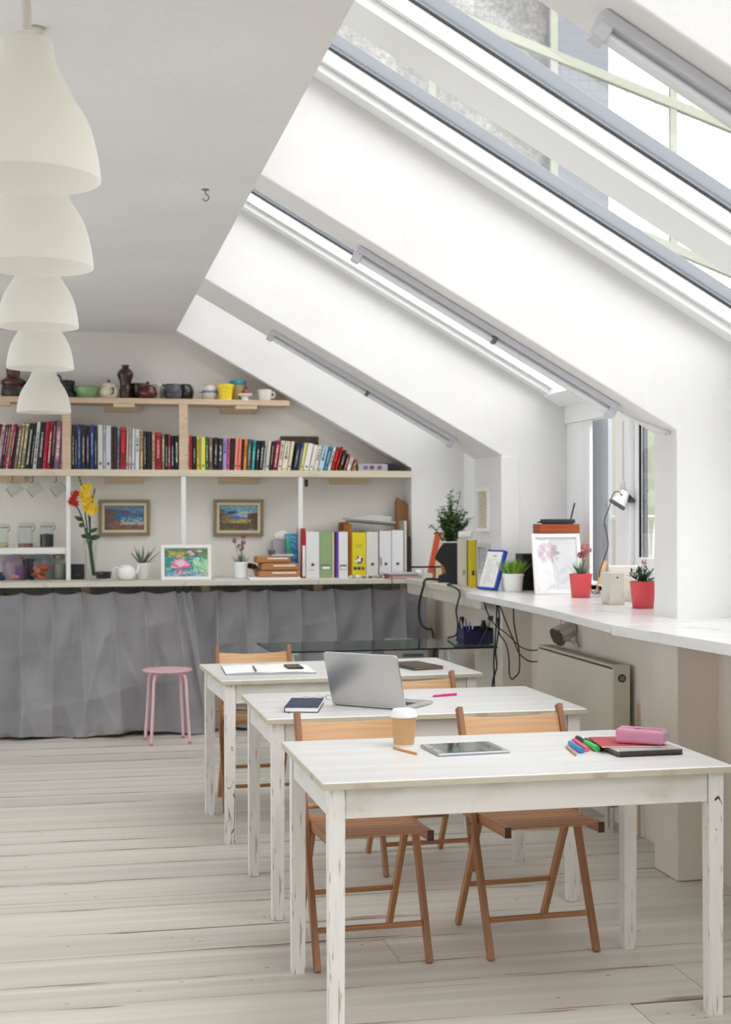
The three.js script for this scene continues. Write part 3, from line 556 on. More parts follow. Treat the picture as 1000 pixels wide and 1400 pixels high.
function row(list, place, pxBase, seed) {      // [px0, px1, pxTop, colour, lean in px at the top]
  const r = rng(seed);
  list.forEach(([a, b, top, col, lean = 0], i) => {
    const d = SF + 0.012 + r() * 0.012, p0 = at(a, pxBase, 'd', d), p1 = at(b, pxBase, 'd', d), pt = at(a, top, 'd', d);
    const H = pt.y - p0.y, W = Math.max(0.006, p1.x - p0.x - 0.0025 - 0.0052 * Math.max(0, lean - (list[i + 1]?.[4] ?? 0)) * (list[i + 1] ? 1 : 0)), dep = 0.13 + r() * 0.05, th = -Math.atan2(lean, pxBase - top);
    const h = H / Math.cos(th), w = W * Math.cos(th);
    // covers and rounded spine; the block of pages is recessed behind
    const s = new THREE.Shape(); s.moveTo(-w / 2, -dep); s.lineTo(-w / 2, -0.004); s.quadraticCurveTo(-w / 2, 0, 0, 0.0015); s.quadraticCurveTo(w / 2, 0, w / 2, -0.004); s.lineTo(w / 2, -dep); s.lineTo(w / 2 - 0.0018, -dep); s.lineTo(w / 2 - 0.0018, -0.006); s.lineTo(-w / 2 + 0.0018, -0.006); s.lineTo(-w / 2 + 0.0018, -dep); s.closePath();
    const g = new THREE.ExtrudeGeometry(s, { depth: h, bevelEnabled: false, curveSegments: 4 }); g.rotateX(-Math.PI / 2); g.scale(1, 1, -1);
    const p = g.attributes.position, uv = g.attributes.uv, light = new THREE.Color(col).getHSL({}).l > 0.32, cell = (r() * 32) | 0, rw = (light ? 0 : 2) + ((r() * 2) | 0);
    g.computeVertexNormals();
    for (let k = 0; k < p.count; k++) { const spine = p.getZ(k) > -0.0045; uv.setXY(k, (cell + 0.5 + (spine ? p.getX(k) / w * 0.96 : 0.48)) / 32, 1 - (rw + 1 - (spine ? p.getY(k) / h * 0.98 + 0.01 : 0.03)) / 4); }
    const colr = light ? col : new THREE.Color(col).multiplyScalar(2.6).getHex();
    const dark = nameOf(col), size = b - a > 7 ? 'thick' : b - a < 4 ? 'thin' : 'upright';
    const nb = (k) => list[k] ? nameOf(list[k][3]) : null, l = nb(i - 1), q = nb(i + 1);
    const lb = `${size} ${dark} book ${l && q ? `between ${l} and ${q} books` : l ? `last after a ${l} book` : `first before a ${q} book`} ${place}`;
    const t = thing('book', lb, 'book', V((p0.x + p1.x) / 2, MS + Math.abs(Math.sin(th)) * w / 2, p0.z), 0, 'books ' + place);
    t.rotation.z = th;
    mesh('cover', g, bookMat(colr), t);
    mesh('pages', box(Math.max(0.002, w - 0.0042), h - 0.008, dep - 0.012, 0, 0.004, -dep / 2 - 0.003), M.paper, t);
    if (!light && w > 0.012 && r() > 0.2) {      // pale lettering printed down a dark spine
      const gs = [], y1 = h * (0.62 + r() * 0.3), y0 = h * (0.1 + r() * 0.25), lw = w * (0.26 + r() * 0.16);
      for (let y = y0; y < y1; y += 0.006 + r() * 0.008) gs.push(new THREE.BoxGeometry(lw * (0.7 + r() * 0.3), 0.0035 + r() * 0.004, 0.0006).translate((r() - 0.5) * w * 0.06, y, 0.0016));
      mesh('title', gs, flat([0xe8e6e0, 0xe8e6e0, 0xd8c890, 0xb8bcc4][(r() * 4) | 0], 0.6), t);
    }
  });
}
const s1 = (a) => a / 7.143, s2 = (a) => 90 + a / 5.556, s3 = (a) => 250 + a / 5.882, s4 = (a) => 400 + a / 5.556;
row([[-75, -38, 580, 0x7a2038, 8], [-38, -2, 580, 0xd8b8bc, 8.5], [0, 25, 581, 0x1c2250, 9], [25, 48, 580, 0xc01a3c, 9], [48, 75, 580, 0xd9c7a8, 9], [75, 105, 580, 0xa8164a, 9], [105, 130, 583, 0x231a20, 8.5], [130, 165, 582, 0x9a887a, 8], [165, 197, 578, 0xa08a58, 8], [197, 236, 578, 0xb89e6a, 7.6], [238, 285, 579, 0x1b1c20, 7.4], [287, 314, 578, 0x26272b, 7], [316, 355, 577, 0xcfd0cc, 6.5], [357, 410, 577, 0x15181c, 6], [412, 448, 576, 0xd4234a, 5.5], [448, 490, 576, 0xc4142a, 5.2], [492, 520, 575, 0x1b1c38, 4.8], [522, 583, 575, 0xa06c84, 4.2], [585, 607, 575, 0xbd868a, 4]].map(([a, b, t, c, l]) => [s1(a), s1(b), t, c, l]), 'in the lamp-side bay', 641.5, 3);
row([[45, 67, 580, 0x12181a], [68, 87, 580, 0x16161c], [88, 117, 579, 0x0e3c8e], [118, 149, 580, 0x121317], [150, 184, 581, 0x1c1713], [185, 214, 580, 0x173f8c], [215, 239, 581, 0x14171f], [243, 283, 580, 0xd0d0d3], [285, 301, 581, 0xdfe6e4], [302, 344, 581, 0xcfcdd8], [346, 361, 582, 0x5a4434], [362, 387, 582, 0x2f241e], [388, 409, 583, 0x8d97ab], [411, 454, 583, 0xb8172e, 1], [456, 474, 584, 0xd9d0c6, 1], [476, 496, 584, 0xdcc6c2, 1], [498, 524, 585, 0xdfe6e3, 1], [526, 559, 586, 0xd7dade, 0.5], [561, 589, 587, 0xd9b58c, 0.5], [591, 611, 588, 0x23263f], [612, 654, 589, 0x15171f], [656, 677, 589, 0xd8ab8e], [679, 727, 590, 0xc41e2e], [729, 753, 592, 0x8b8669], [756, 774, 592, 0x191718], [776, 797, 592, 0xb1234e], [799, 824, 594, 0x26292f], [826, 860, 594, 0x111214]].map(([a, b, t, c, l]) => [s2(a), s2(b), t, c, l]), 'in the middle bay', 641, 4);
row([[40, 54, 594, 0xdcdcd8], [55, 74, 593, 0xd6161e], [76, 111, 594, 0x17161a], [113, 133, 595, 0xe2d238], [134, 145, 595, 0xb8d6cc], [146, 182, 596, 0xe8dc5a], [184, 206, 595, 0x2c8c4c], [208, 244, 596, 0x70543f], [246, 282, 596, 0x141414, 1], [284, 318, 597, 0x2a2616, 1], [320, 353, 597, 0xa695d9, 1], [355, 374, 597, 0xf06c74, 1.5], [376, 411, 597, 0x15161a, 1.5], [413, 440, 597, 0xec8a78, 2], [441, 466, 597, 0xf0806e, 2], [467, 485, 598, 0x131c20, 2], [486, 510, 598, 0xe6922e, 2.5], [511, 545, 598, 0x48505f, 2.5], [547, 578, 599, 0x10908a, 3], [580, 612, 600, 0x131416, 3], [613, 640, 600, 0x1a1a18, 3.5], [642, 661, 600, 0xb9bfc6, 4], [662, 691, 600, 0xcacab4, 4], [692, 718, 601, 0x2a2340, 5], [720, 760, 600, 0x9e1632, 5.5], [762, 793, 600, 0xe0d7c7, 5.5], [795, 838, 601, 0xeae1ca, 5.5], [840, 868, 601, 0xdfd5bd, 6]].map(([a, b, t, c, l]) => [s3(a), s3(b), t, c, l])
  .concat([[-1, 34, 603, 0x1c2238, 7], [35, 54, 603, 0x2b4ca2, 7], [55, 79, 603, 0xdcd47e, 7], [80, 123, 604, 0xe8e6e2, 7.5], [125, 158, 606, 0xe6e0d8, 7.5], [159, 189, 606, 0xeae3d6, 7.5], [191, 234, 607, 0xb8d5e8, 8], [236, 264, 608, 0x2a7ab2, 8], [266, 289, 609, 0xe1d9cd, 8.5], [291, 318, 609, 0xae1e22, 9], [320, 344, 608, 0xd5321e, 9.5], [346, 379, 613, 0x2e2e33, 8], [381, 409, 618, 0x8c3c26, 7], [411, 439, 623, 0xe3ded6, 5.5], [441, 469, 626, 0xaa4e2a, 6]].map(([a, b, t, c, l]) => [s4(a), s4(b), t, c, l])), 'under the slope', 640.5, 5);
{
  const X = (px, d) => at(px, 600, 'd', d).x;
  const b1 = thing('wooden_plaque', 'dark brown wooden plaque leaning on the wall behind the books', 'plaque', V((X(385, 9.79) + X(437, 9.79)) / 2, MS, -9.835));
  mesh('panel', box(X(437, 9.79) - X(385, 9.79), at(400, 596, 'd', 9.79).y - MS, 0.014, 0, 0, 0, 0.002), std(0x4b382b, 0.6), b1);
  mesh('clasp', box(0.006, 0.03, 0.006, 0.06, at(400, 596, 'd', 9.79).y - MS - 0.03, 0.009), M.zinc, b1);
  const c1 = thing('tape_case', 'pale lilac tape case lying beside the leaning books', 'case', V((X(491, SF) + X(530.5, SF)) / 2, MS, -SF - 0.06));
  mesh('case', box(X(530.5, SF) - X(491, SF), 0.048, 0.11, 0, 0, 0, 0.003), std(0xb9adb8, 0.5), c1);
  for (const k of [-0.055, -0.01, 0.045]) mesh('label', box(0.03, 0.026, 0.002, k, 0.011, 0.0555), std([0x7c6a86, 0x5a4c66, 0x6e5c72][Math.round((k + 0.055) / 0.05)] ?? 0x6e5c72, 0.6), c1);
  solo('black_case', plate([[X(531.5, SF), MS], [X(556, SF), MS], [X(556, SF), MS + 0.012], [X(541, SF), MS + 0.055], [X(531.5, SF), MS + 0.055]], 0.14, 0.003).translate(0, 0, -SF - 0.09), M.black, 'black case wedged into the corner under the slope', 'case');
}
// ------------------------------------------------------------ pottery on the top shelf
const potMat = {};
const glaze = (c, rough = 0.25) => potMat[c + '_' + rough] ??= phys(c, rough, { clearcoat: rough < 0.5 ? 0.5 : 0, clearcoatRoughness: 0.15, side: THREE.DoubleSide });
function pot(name, label, cat, pxc, d, prof, mat, base = TS, sy = 1) {      // prof in metres [r, y]
  const t = thing(name, label, cat, V(at(pxc, 540, 'd', d).x, base, -d)); mesh('body', lathe(smooth(prof, 30), 36), mat, t).scale.y = sy; return t;
}
const PXM = F / 9.9;          // pixels per metre at the shelf
const m_ = (px) => px / 197;  // pixel length at the shelf in metres
{
  const d = 9.70;
  const speck = (a, b, s) => tex(512, (x, y) => mix(a, b, clamp((N(nA, x * 2, y * 2) - 0.3) * s)));
  let t = pot('stoneware_jug', 'tall two-tier brown stoneware jug with a black foot', 'jug', 18, 9.72, [[0, 0], [0.07, 0], [0.078, 0.03], [0.072, 0.075], [0.08, 0.085], [0.085, 0.11], [0.062, 0.13], [0.046, 0.145], [0.05, 0.21], [0.046, 0.212], [0.044, 0.15]], glaze(0x4a1a12));
  mesh('foot', lathe([[0.0725, 0.0], [0.081, 0.03], [0.075, 0.074]], 36), glaze(0x14100f, 0.4), t);
  pot('dark_jar', 'black glazed jar hidden behind the last pendant lamp', 'jar', 47, 9.74, [[0, 0], [0.05, 0], [0.06, 0.06], [0.05, 0.12], [0.035, 0.15]], glaze(0x1a1716));
  t = pot('stoneware_pot', 'black and grey lidded stoneware pot beside the green bowl', 'pot', 91, 9.72, [[0, 0], [0.06, 0], [0.066, 0.03], [0.05, 0.07], [0.056, 0.1], [0.05, 0.122], [0, 0.124]], std(0xffffff, 0.4, { map: speck([18, 18, 22], [86, 86, 96], 1.2) }));
  mesh('handle', tube([V(-0.05, 0.1, 0.03), V(-0.075, 0.13, 0.03), V(-0.05, 0.155, 0.03), V(-0.035, 0.12, 0.03)], 0.008, 20, 7), glaze(0x17161a), t);
  t = pot('green_bowl', 'pale green enamel bowl on the top shelf', 'bowl', 119, d, [[0, 0.004], [0.055, 0.0], [0.06, 0.004], [0.074, 0.04], [0.083, 0.075], [0.085, 0.078], [0.081, 0.074], [0.07, 0.04], [0, 0.012]], glaze(0x86a874));
  mesh('rim', new THREE.TorusGeometry(0.084, 0.003, 8, 36).rotateX(Math.PI / 2).translate(0, 0.077, 0), glaze(0x5f7a52), t);
  t = pot('lidded_pot', 'cream lidded sugar pot with a black handle and knob', 'pot', 148.5, d, [[0, 0], [0.045, 0], [0.062, 0.025], [0.064, 0.055], [0.05, 0.085], [0.048, 0.088]], glaze(0xe6dcc4));
  const lid = mesh('lid', lathe(smooth([[0.052, 0.088], [0.05, 0.095], [0.03, 0.108], [0.0, 0.112]], 16), 32), glaze(0xe6dcc4), t);
  mesh('knob', new THREE.SphereGeometry(0.009, 14, 10).translate(0, 0.122, 0), M.blackGloss, lid);
  mesh('handle', tube([V(0.022, 0.07, 0.058), V(0.03, 0.065, 0.078), V(0.03, 0.04, 0.08), V(0.02, 0.028, 0.06)], 0.006, 20, 8), M.blackGloss, t);
  pot('brown_vase', 'tall dark brown hourglass vase on the top shelf', 'vase', 171.5, d, [[0, 0], [0.036, 0], [0.038, 0.01], [0.04, 0.06], [0.036, 0.095], [0.042, 0.125], [0.055, 0.16], [0.055, 0.175], [0.045, 0.196], [0.026, 0.212], [0.023, 0.22], [0.028, 0.232], [0.025, 0.232], [0.019, 0.215]], glaze(0x35150f));
  pot('dark_bowl', 'dark brown bowl tucked behind the lidded red pot', 'bowl', 189, 9.78, [[0, 0.003], [0.04, 0], [0.06, 0.05], [0.066, 0.108], [0.06, 0.108], [0.05, 0.05], [0, 0.012]], glaze(0x2a1a15));
  t = pot('casserole_pot', 'dark red-brown lidded casserole pot with a knob', 'pot', 202, 9.665, [[0, 0], [0.04, 0], [0.062, 0.025], [0.064, 0.05], [0.056, 0.068]], glaze(0x54120d));
  const l2 = mesh('lid', lathe(smooth([[0.058, 0.068], [0.05, 0.085], [0.025, 0.1], [0, 0.105]], 16), 32), glaze(0x4c110d), t); mesh('knob', new THREE.SphereGeometry(0.012, 14, 10).scale(1, 0.8, 1).translate(0, 0.112, 0), glaze(0x4c110d), l2);
  t = pot('white_cup', 'small pale cup squeezed behind the casserole pot', 'cup', 216, 9.76, [[0, 0], [0.034, 0], [0.037, 0.05], [0.04, 0.1], [0.036, 0.1], [0.032, 0.01]], glaze(0xc9c6be));
  t = pot('grey_jug', 'grey mottled stoneware jug on the top shelf', 'jug', 236, 9.69, [[0, 0], [0.045, 0], [0.062, 0.03], [0.062, 0.07], [0.05, 0.1], [0.052, 0.107], [0.046, 0.1]], std(0xffffff, 0.45, { map: speck([58, 58, 66], [128, 130, 140], 1.6), side: THREE.DoubleSide }));
  mesh('spout', rod(V(-0.045, 0.09, 0), V(-0.07, 0.106, 0), 0.012, 10, 0.009), std(0x55565e, 0.45), t);
  pot('black_vase', 'black round vase leaning out behind the grey jug', 'vase', 253, 9.785, [[0, 0], [0.04, 0], [0.06, 0.04], [0.06, 0.08], [0.045, 0.11], [0.03, 0.118], [0.02, 0.11]], glaze(0x121214));
  t = pot('striped_jar', 'cream jar with blue stripes and a short spout', 'jar', 287, 9.73, [[0, 0], [0.042, 0], [0.055, 0.025], [0.058, 0.055], [0.05, 0.085], [0.035, 0.1], [0.037, 0.112], [0.03, 0.108]], glaze(0xd3cbbb));
  mesh('blue_band', lathe([[0.0565, 0.07], [0.0585, 0.058], [0.0585, 0.052]], 36), glaze(0x6b7fb8), t); mesh('spout', rod(V(-0.05, 0.06, 0), V(-0.078, 0.072, 0), 0.012, 10, 0.008), glaze(0xb8b0a2), t);
  t = pot('yellow_flowerpot', 'bright yellow flowerpot on the top shelf', 'flowerpot', 308.5, 9.66, [[0, 0.002], [0.042, 0.0], [0.045, 0.02], [0.053, 0.082]], glaze(0xf0d313, 0.4)); mesh('rim', lathe([[0.053, 0.082], [0.057, 0.084], [0.059, 0.108], [0.055, 0.11], [0.05, 0.08], [0.04, 0.01]], 36), glaze(0xf0d313, 0.4), t);
  t = pot('lidded_jar', 'tan jar with a turquoise lid behind the yellow flowerpot', 'jar', 325, 9.76, [[0, 0], [0.048, 0], [0.052, 0.03], [0.052, 0.11], [0.046, 0.12]], glaze(0xa8945e, 0.4)); mesh('lid', lathe([[0.053, 0.116], [0.057, 0.12], [0.057, 0.142], [0.05, 0.147], [0, 0.148]], 36), glaze(0x1f8fa8, 0.4), t);
  t = pot('pedestal_dish', 'white pedestal dish with a flared rim', 'dish', 335, 9.65, [[0, 0.0], [0.026, 0.0], [0.025, 0.012], [0.026, 0.022], [0.048, 0.036], [0.05, 0.045], [0.046, 0.045], [0, 0.03]], glaze(0xe9e6df));
  t = pot('tiny_pot', 'tiny red-brown lidded pot sitting in the pedestal dish', 'pot', 336, 9.65, [[0, 0], [0.02, 0], [0.03, 0.012], [0.03, 0.028], [0.018, 0.044], [0.01, 0.052], [0.013, 0.06], [0, 0.064]], glaze(0x7a2a1a), TS + 0.0325);
  t = pot('white_mug', 'white tea mug at the right end of the top shelf', 'mug', 362, 9.66, [[0, 0.002], [0.034, 0.0], [0.044, 0.02], [0.049, 0.07], [0.046, 0.07], [0.04, 0.02], [0, 0.008]], glaze(0xdedbd5));
  mesh('handle', tube([V(0.046, 0.06, 0), V(0.066, 0.06, 0), V(0.066, 0.03, 0), V(0.043, 0.022, 0)], 0.005, 20, 8), glaze(0xdedbd5), t);
}
// ------------------------------------------------------------ glass mugs, jars, left shelf
const thinGlass = phys(0xf2f6f4, 0.04, { transmission: 1, thickness: 0, ior: 1.5, side: THREE.DoubleSide });
{
  [[8, 'glass mug hanging from the hook by the wall cleat'], [36, 'glass mug hanging between two other glass mugs'], [68, 'glass mug hanging beside the thin white upright']].forEach(([px, label], i) => {
    const c = at(px + 12, 669, 'd', 9.68), t = thing('glass_mug', label, 'mug', V(c.x, c.y, c.z), 0, 'glass mugs hanging under the shelf');
    t.rotation.z = 0.62;
    mesh('body', lathe([[0, -0.045], [0.035, -0.045], [0.037, -0.04], [0.037, 0.045]], 28).rotateZ(-Math.PI / 2 + 0.0).rotateZ(0), thinGlass, t);
    mesh('base', rod(V(-0.047, 0, 0), V(-0.04, 0, 0), 0.037, 24), phys(0xb9c0bd, 0.1, { transmission: 0.7, thickness: 0.01 }), t);
    mesh('rim', new THREE.TorusGeometry(0.037, 0.0018, 6, 28).rotateY(Math.PI / 2).translate(0.045, 0, 0), phys(0xdfe4e2, 0.1, { transmission: 0.6 }), t);
    mesh('handle', tube([V(0.028, 0.036, 0), V(0.025, 0.062, 0), V(-0.02, 0.062, 0), V(-0.026, 0.036, 0)], 0.004, 20, 7), thinGlass, t);
    const hk = at(px + 9, 651, 'd', 9.68);
    solo('cup_hook', tube([V(hk.x, MS - 0.046, -9.68), V(hk.x, MS - 0.08, -9.68), V(hk.x - 0.006, c.y + 0.045, -9.68), V(hk.x - 0.016, c.y + 0.05, -9.68)], 0.003, 20, 6), M.metalDark, ['dark cup hook nearest the wall cleat', 'dark cup hook above the middle glass mug', 'dark cup hook nearest the thin white upright'][i], 'hook', 'cup hooks under the shelf');
  });
  const ys = at(40, 749, 'd', SF).y;
  const clipJar = (name, label, px, base, w, h, fill, fc, d = 9.69) => {
    const t = thing(name, label, 'jar', V(at(px, 740, 'd', d).x, base, -d)), r = w / 2;
    mesh('glass_body', lathe(smooth([[0, 0.001], [r * 0.9, 0.001], [r, 0.012], [r, h * 0.62], [r * 0.82, h * 0.74], [r * 0.8, h * 0.8]], 24), 32), thinGlass, t);
    const l = mesh('glass_lid', lathe([[r * 0.84, h * 0.8], [r * 0.86, h * 0.86], [r * 0.8, h * 0.95], [0, h * 0.97]], 32), thinGlass, t); void l;
    mesh('seal_ring', new THREE.TorusGeometry(r * 0.86, 0.004, 8, 32).rotateX(Math.PI / 2).translate(0, h * 0.8, 0), std(0x8b8a76, 0.5), t);
    mesh('wire_clip', tube([V(r * 0.9, h * 0.62, 0), V(r * 1.15, h * 0.76, 0), V(r * 0.9, h * 0.93, 0)], 0.0022, 14, 5), M.metalDark, t);
    if (fill) mesh('contents', lathe([[0, 0.004], [r * 0.9, 0.004], [r * 0.93, 0.014], [r * 0.93, h * fill], [0, h * fill * 1.06]], 24), std(fc, 0.8), t);
    return t;
  };
  clipJar('clip_jar', 'clip-top glass jar with a white paper strip and pale beans', 2, ys, 0.095, 0.17, 0.2, 0xcfc49a);
  clipJar('clip_jar', 'clip-top glass jar holding a little reddish spice', 35, ys, 0.105, 0.175, 0.16, 0x8a5a44);
  clipJar('clip_jar', 'clip-top glass jar half full of black tea', 64, ys, 0.095, 0.178, 0.5, 0x17181d);
  const bigJar = (label, px, w, h, tint, d) => {
    const t = thing('storage_jar', label, 'jar', V(at(px, 780, 'd', d).x, WT, -d)), r = w / 2, gm = phys(tint, 0.05, { transmission: 1, thickness: 0, side: THREE.DoubleSide });
    mesh('glass_body', lathe(smooth([[0, 0.001], [r * 0.92, 0.001], [r, 0.012], [r, h * 0.6], [r * 0.86, h * 0.72], [r * 0.74, h * 0.76], [r * 0.74, h * 0.8]], 26), 34), gm, t);
    const l = mesh('lid', lathe(smooth([[r * 0.8, h * 0.8], [r * 0.78, h * 0.86], [r * 0.3, h * 0.9], [0, h * 0.9]], 14), 32), gm, t); mesh('knob', new THREE.SphereGeometry(0.013, 16, 12).translate(0, h * 0.95, 0), phys(0xf0f2f2, 0.08, { transmission: 0.8, thickness: 0.02 }), l);
    return t;
  };
  let t = bigJar('round glass jar with a lilac tin and a pink stone inside', 20, 0.165, 0.19, 0xefe6f0, 9.68);
  solo('pink_stone', new THREE.IcosahedronGeometry(0.026, 2).scale(1.3, 0.7, 0.8).translate(t.position.x, WT + 0.021, t.position.z + 0.045), std(0xdc9c96, 0.8), 'pink stone lying in the round glass jar', 'stone');
  solo('tin', rod(V(t.position.x + 0.035, WT + 0.004, t.position.z - 0.01), V(t.position.x + 0.035, WT + 0.10, t.position.z - 0.01), 0.032, 20), std(0x7c5a86, 0.4), 'lilac tin standing in the round glass jar', 'tin');
  t = bigJar('round glass jar filled with orange dried fruit', 56, 0.15, 0.195, 0xe6f0f4, 9.66);
  const r = rng(9); for (let k = 0; k < 26; k++) { const a = r() * 6.3, q = 0.012 + r() * 0.04; solo('dried_fruit', new THREE.IcosahedronGeometry(0.016 + r() * 0.004, 1).scale(1, 0.8, 1).translate(t.position.x + q * Math.cos(a), WT + 0.014 + (k / 26) * 0.085, t.position.z + q * Math.sin(a)), flat([0xd9622a, 0xc94e1e, 0xe07a34][k % 3], 0.6), 'orange piece of dried fruit in the round glass jar', 'fruit', 'dried fruit in the jar'); }
  t = thing('tin', 'deep violet tin between the storage jars', 'tin', V(at(39, 780, 'd', 9.78).x, WT, -9.78)); mesh('body', rod(V(0, 0.001, 0), V(0, 0.125, 0), 0.04, 28), std(0x3a1d44, 0.35), t); mesh('lid', rod(V(0, 0.125, 0), V(0, 0.14, 0), 0.042, 28), std(0x4a2a55, 0.35), t);
  t = thing('screw_jar', 'tall screw-top glass jar with a brass lid', 'jar', V(at(81, 780, 'd', 9.72).x, WT, -9.72)); mesh('glass_body', lathe(smooth([[0, 0.001], [0.042, 0.001], [0.046, 0.01], [0.046, 0.11], [0.036, 0.135], [0.036, 0.145]], 20), 30), phys(0xdfe3dc, 0.12, { transmission: 1, thickness: 0, side: THREE.DoubleSide }), t);
  mesh('lid', lathe([[0.039, 0.14], [0.041, 0.142], [0.041, 0.166], [0.038, 0.169], [0, 0.169]], 30), std(0x8d8468, 0.35, { metalness: 0.5 }), t); mesh('contents', lathe([[0, 0.003], [0.04, 0.003], [0.043, 0.012], [0.043, 0.10], [0, 0.104]], 24), std(0xb9b4a6, 0.9), t);
  solo('small_bottle', lathe(smooth([[0, 0], [0.022, 0], [0.026, 0.015], [0.026, 0.03], [0.012, 0.045], [0.012, 0.055], [0, 0.056]], 16), 20).translate(at(1, 780, 'd', 9.62).x, WT, -9.62), std(0x232a52, 0.3), 'tiny dark blue bottle at the left end of the worktop', 'bottle');
}
// ------------------------------------------------------------ worktop, left to right
function leafBlade(base, dir, len, w, bend, seg = 5) {        // a pointed leaf, folded a little along its middle
  const side = dir.clone().cross(V(0, 1, 0)); if (side.lengthSq() < 1e-4) side.set(1, 0, 0); side.normalize();
  return sheet(2, seg, (u, v) => { const wv = w * Math.sin(Math.PI * Math.min(1, 0.12 + v * 0.88)) * (1 - v * 0.25); const p = base.clone().addScaledVector(dir, len * v); p.y -= bend * v * v; p.addScaledVector(side, (u - 0.5) * wv); p.y += Math.abs(u - 0.5) * wv * 0.25; return p; });
}
const leafMat = (c, tr = 0.25) => memo['lf' + c + tr] ??= phys(c, 0.6, { transmission: tr, thickness: 0, side: THREE.DoubleSide });
function frame(t, w, h, fw, depth, mat, art, inner, mat2) {     // picture frame centred at the origin, facing +z, base at y = 0
  mesh('frame_side', [box(fw, h, depth, -w / 2 + fw / 2, 0, 0, 0.002)], mat, t); mesh('frame_side', [box(fw, h, depth, w / 2 - fw / 2, 0, 0, 0.002)], mat, t);
  mesh('frame_rail', [box(w - 2 * fw, fw, depth, 0, 0, 0, 0.002)], mat, t); mesh('frame_rail', [box(w - 2 * fw, fw, depth, 0, h - fw, 0, 0.002)], mat, t);
  if (inner) { const iw = w - 2 * fw, ih = h - 2 * fw; mesh('slip', [box(inner, ih - 2 * inner, depth * 0.7, -iw / 2 + inner / 2, fw + inner, -0.002), box(inner, ih - 2 * inner, depth * 0.7, iw / 2 - inner / 2, fw + inner, -0.002), box(iw, inner, depth * 0.7, 0, fw, -0.002), box(iw, inner, depth * 0.7, 0, h - fw - inner, -0.002)], mat2, t); fw += inner; }
  const g = new THREE.BoxGeometry(w - 2 * fw + 0.002, h - 2 * fw + 0.002, 0.004); g.translate(0, h / 2, -depth / 2 + 0.006);
  mesh('picture', g, art, t);
}
const brushy = (g, W, H, seed, dabs) => { const r = rng(seed); for (const [x0, y0, x1, y1, n, cols, lw, ang] of dabs) for (let k = 0; k < n; k++) { g.strokeStyle = cols[(r() * cols.length) | 0]; g.globalAlpha = 0.55 + r() * 0.4; g.lineWidth = lw * (0.6 + r()); g.lineCap = 'round'; const x = x0 + r() * (x1 - x0), y = y0 + r() * (y1 - y0), l = lw * (1 + r() * 3), a = ang + (r() - 0.5) * 0.5; g.beginPath(); g.moveTo(x, y); g.lineTo(x + l * Math.cos(a), y + l * Math.sin(a)); g.stroke(); } g.globalAlpha = 1; void W; void H; };
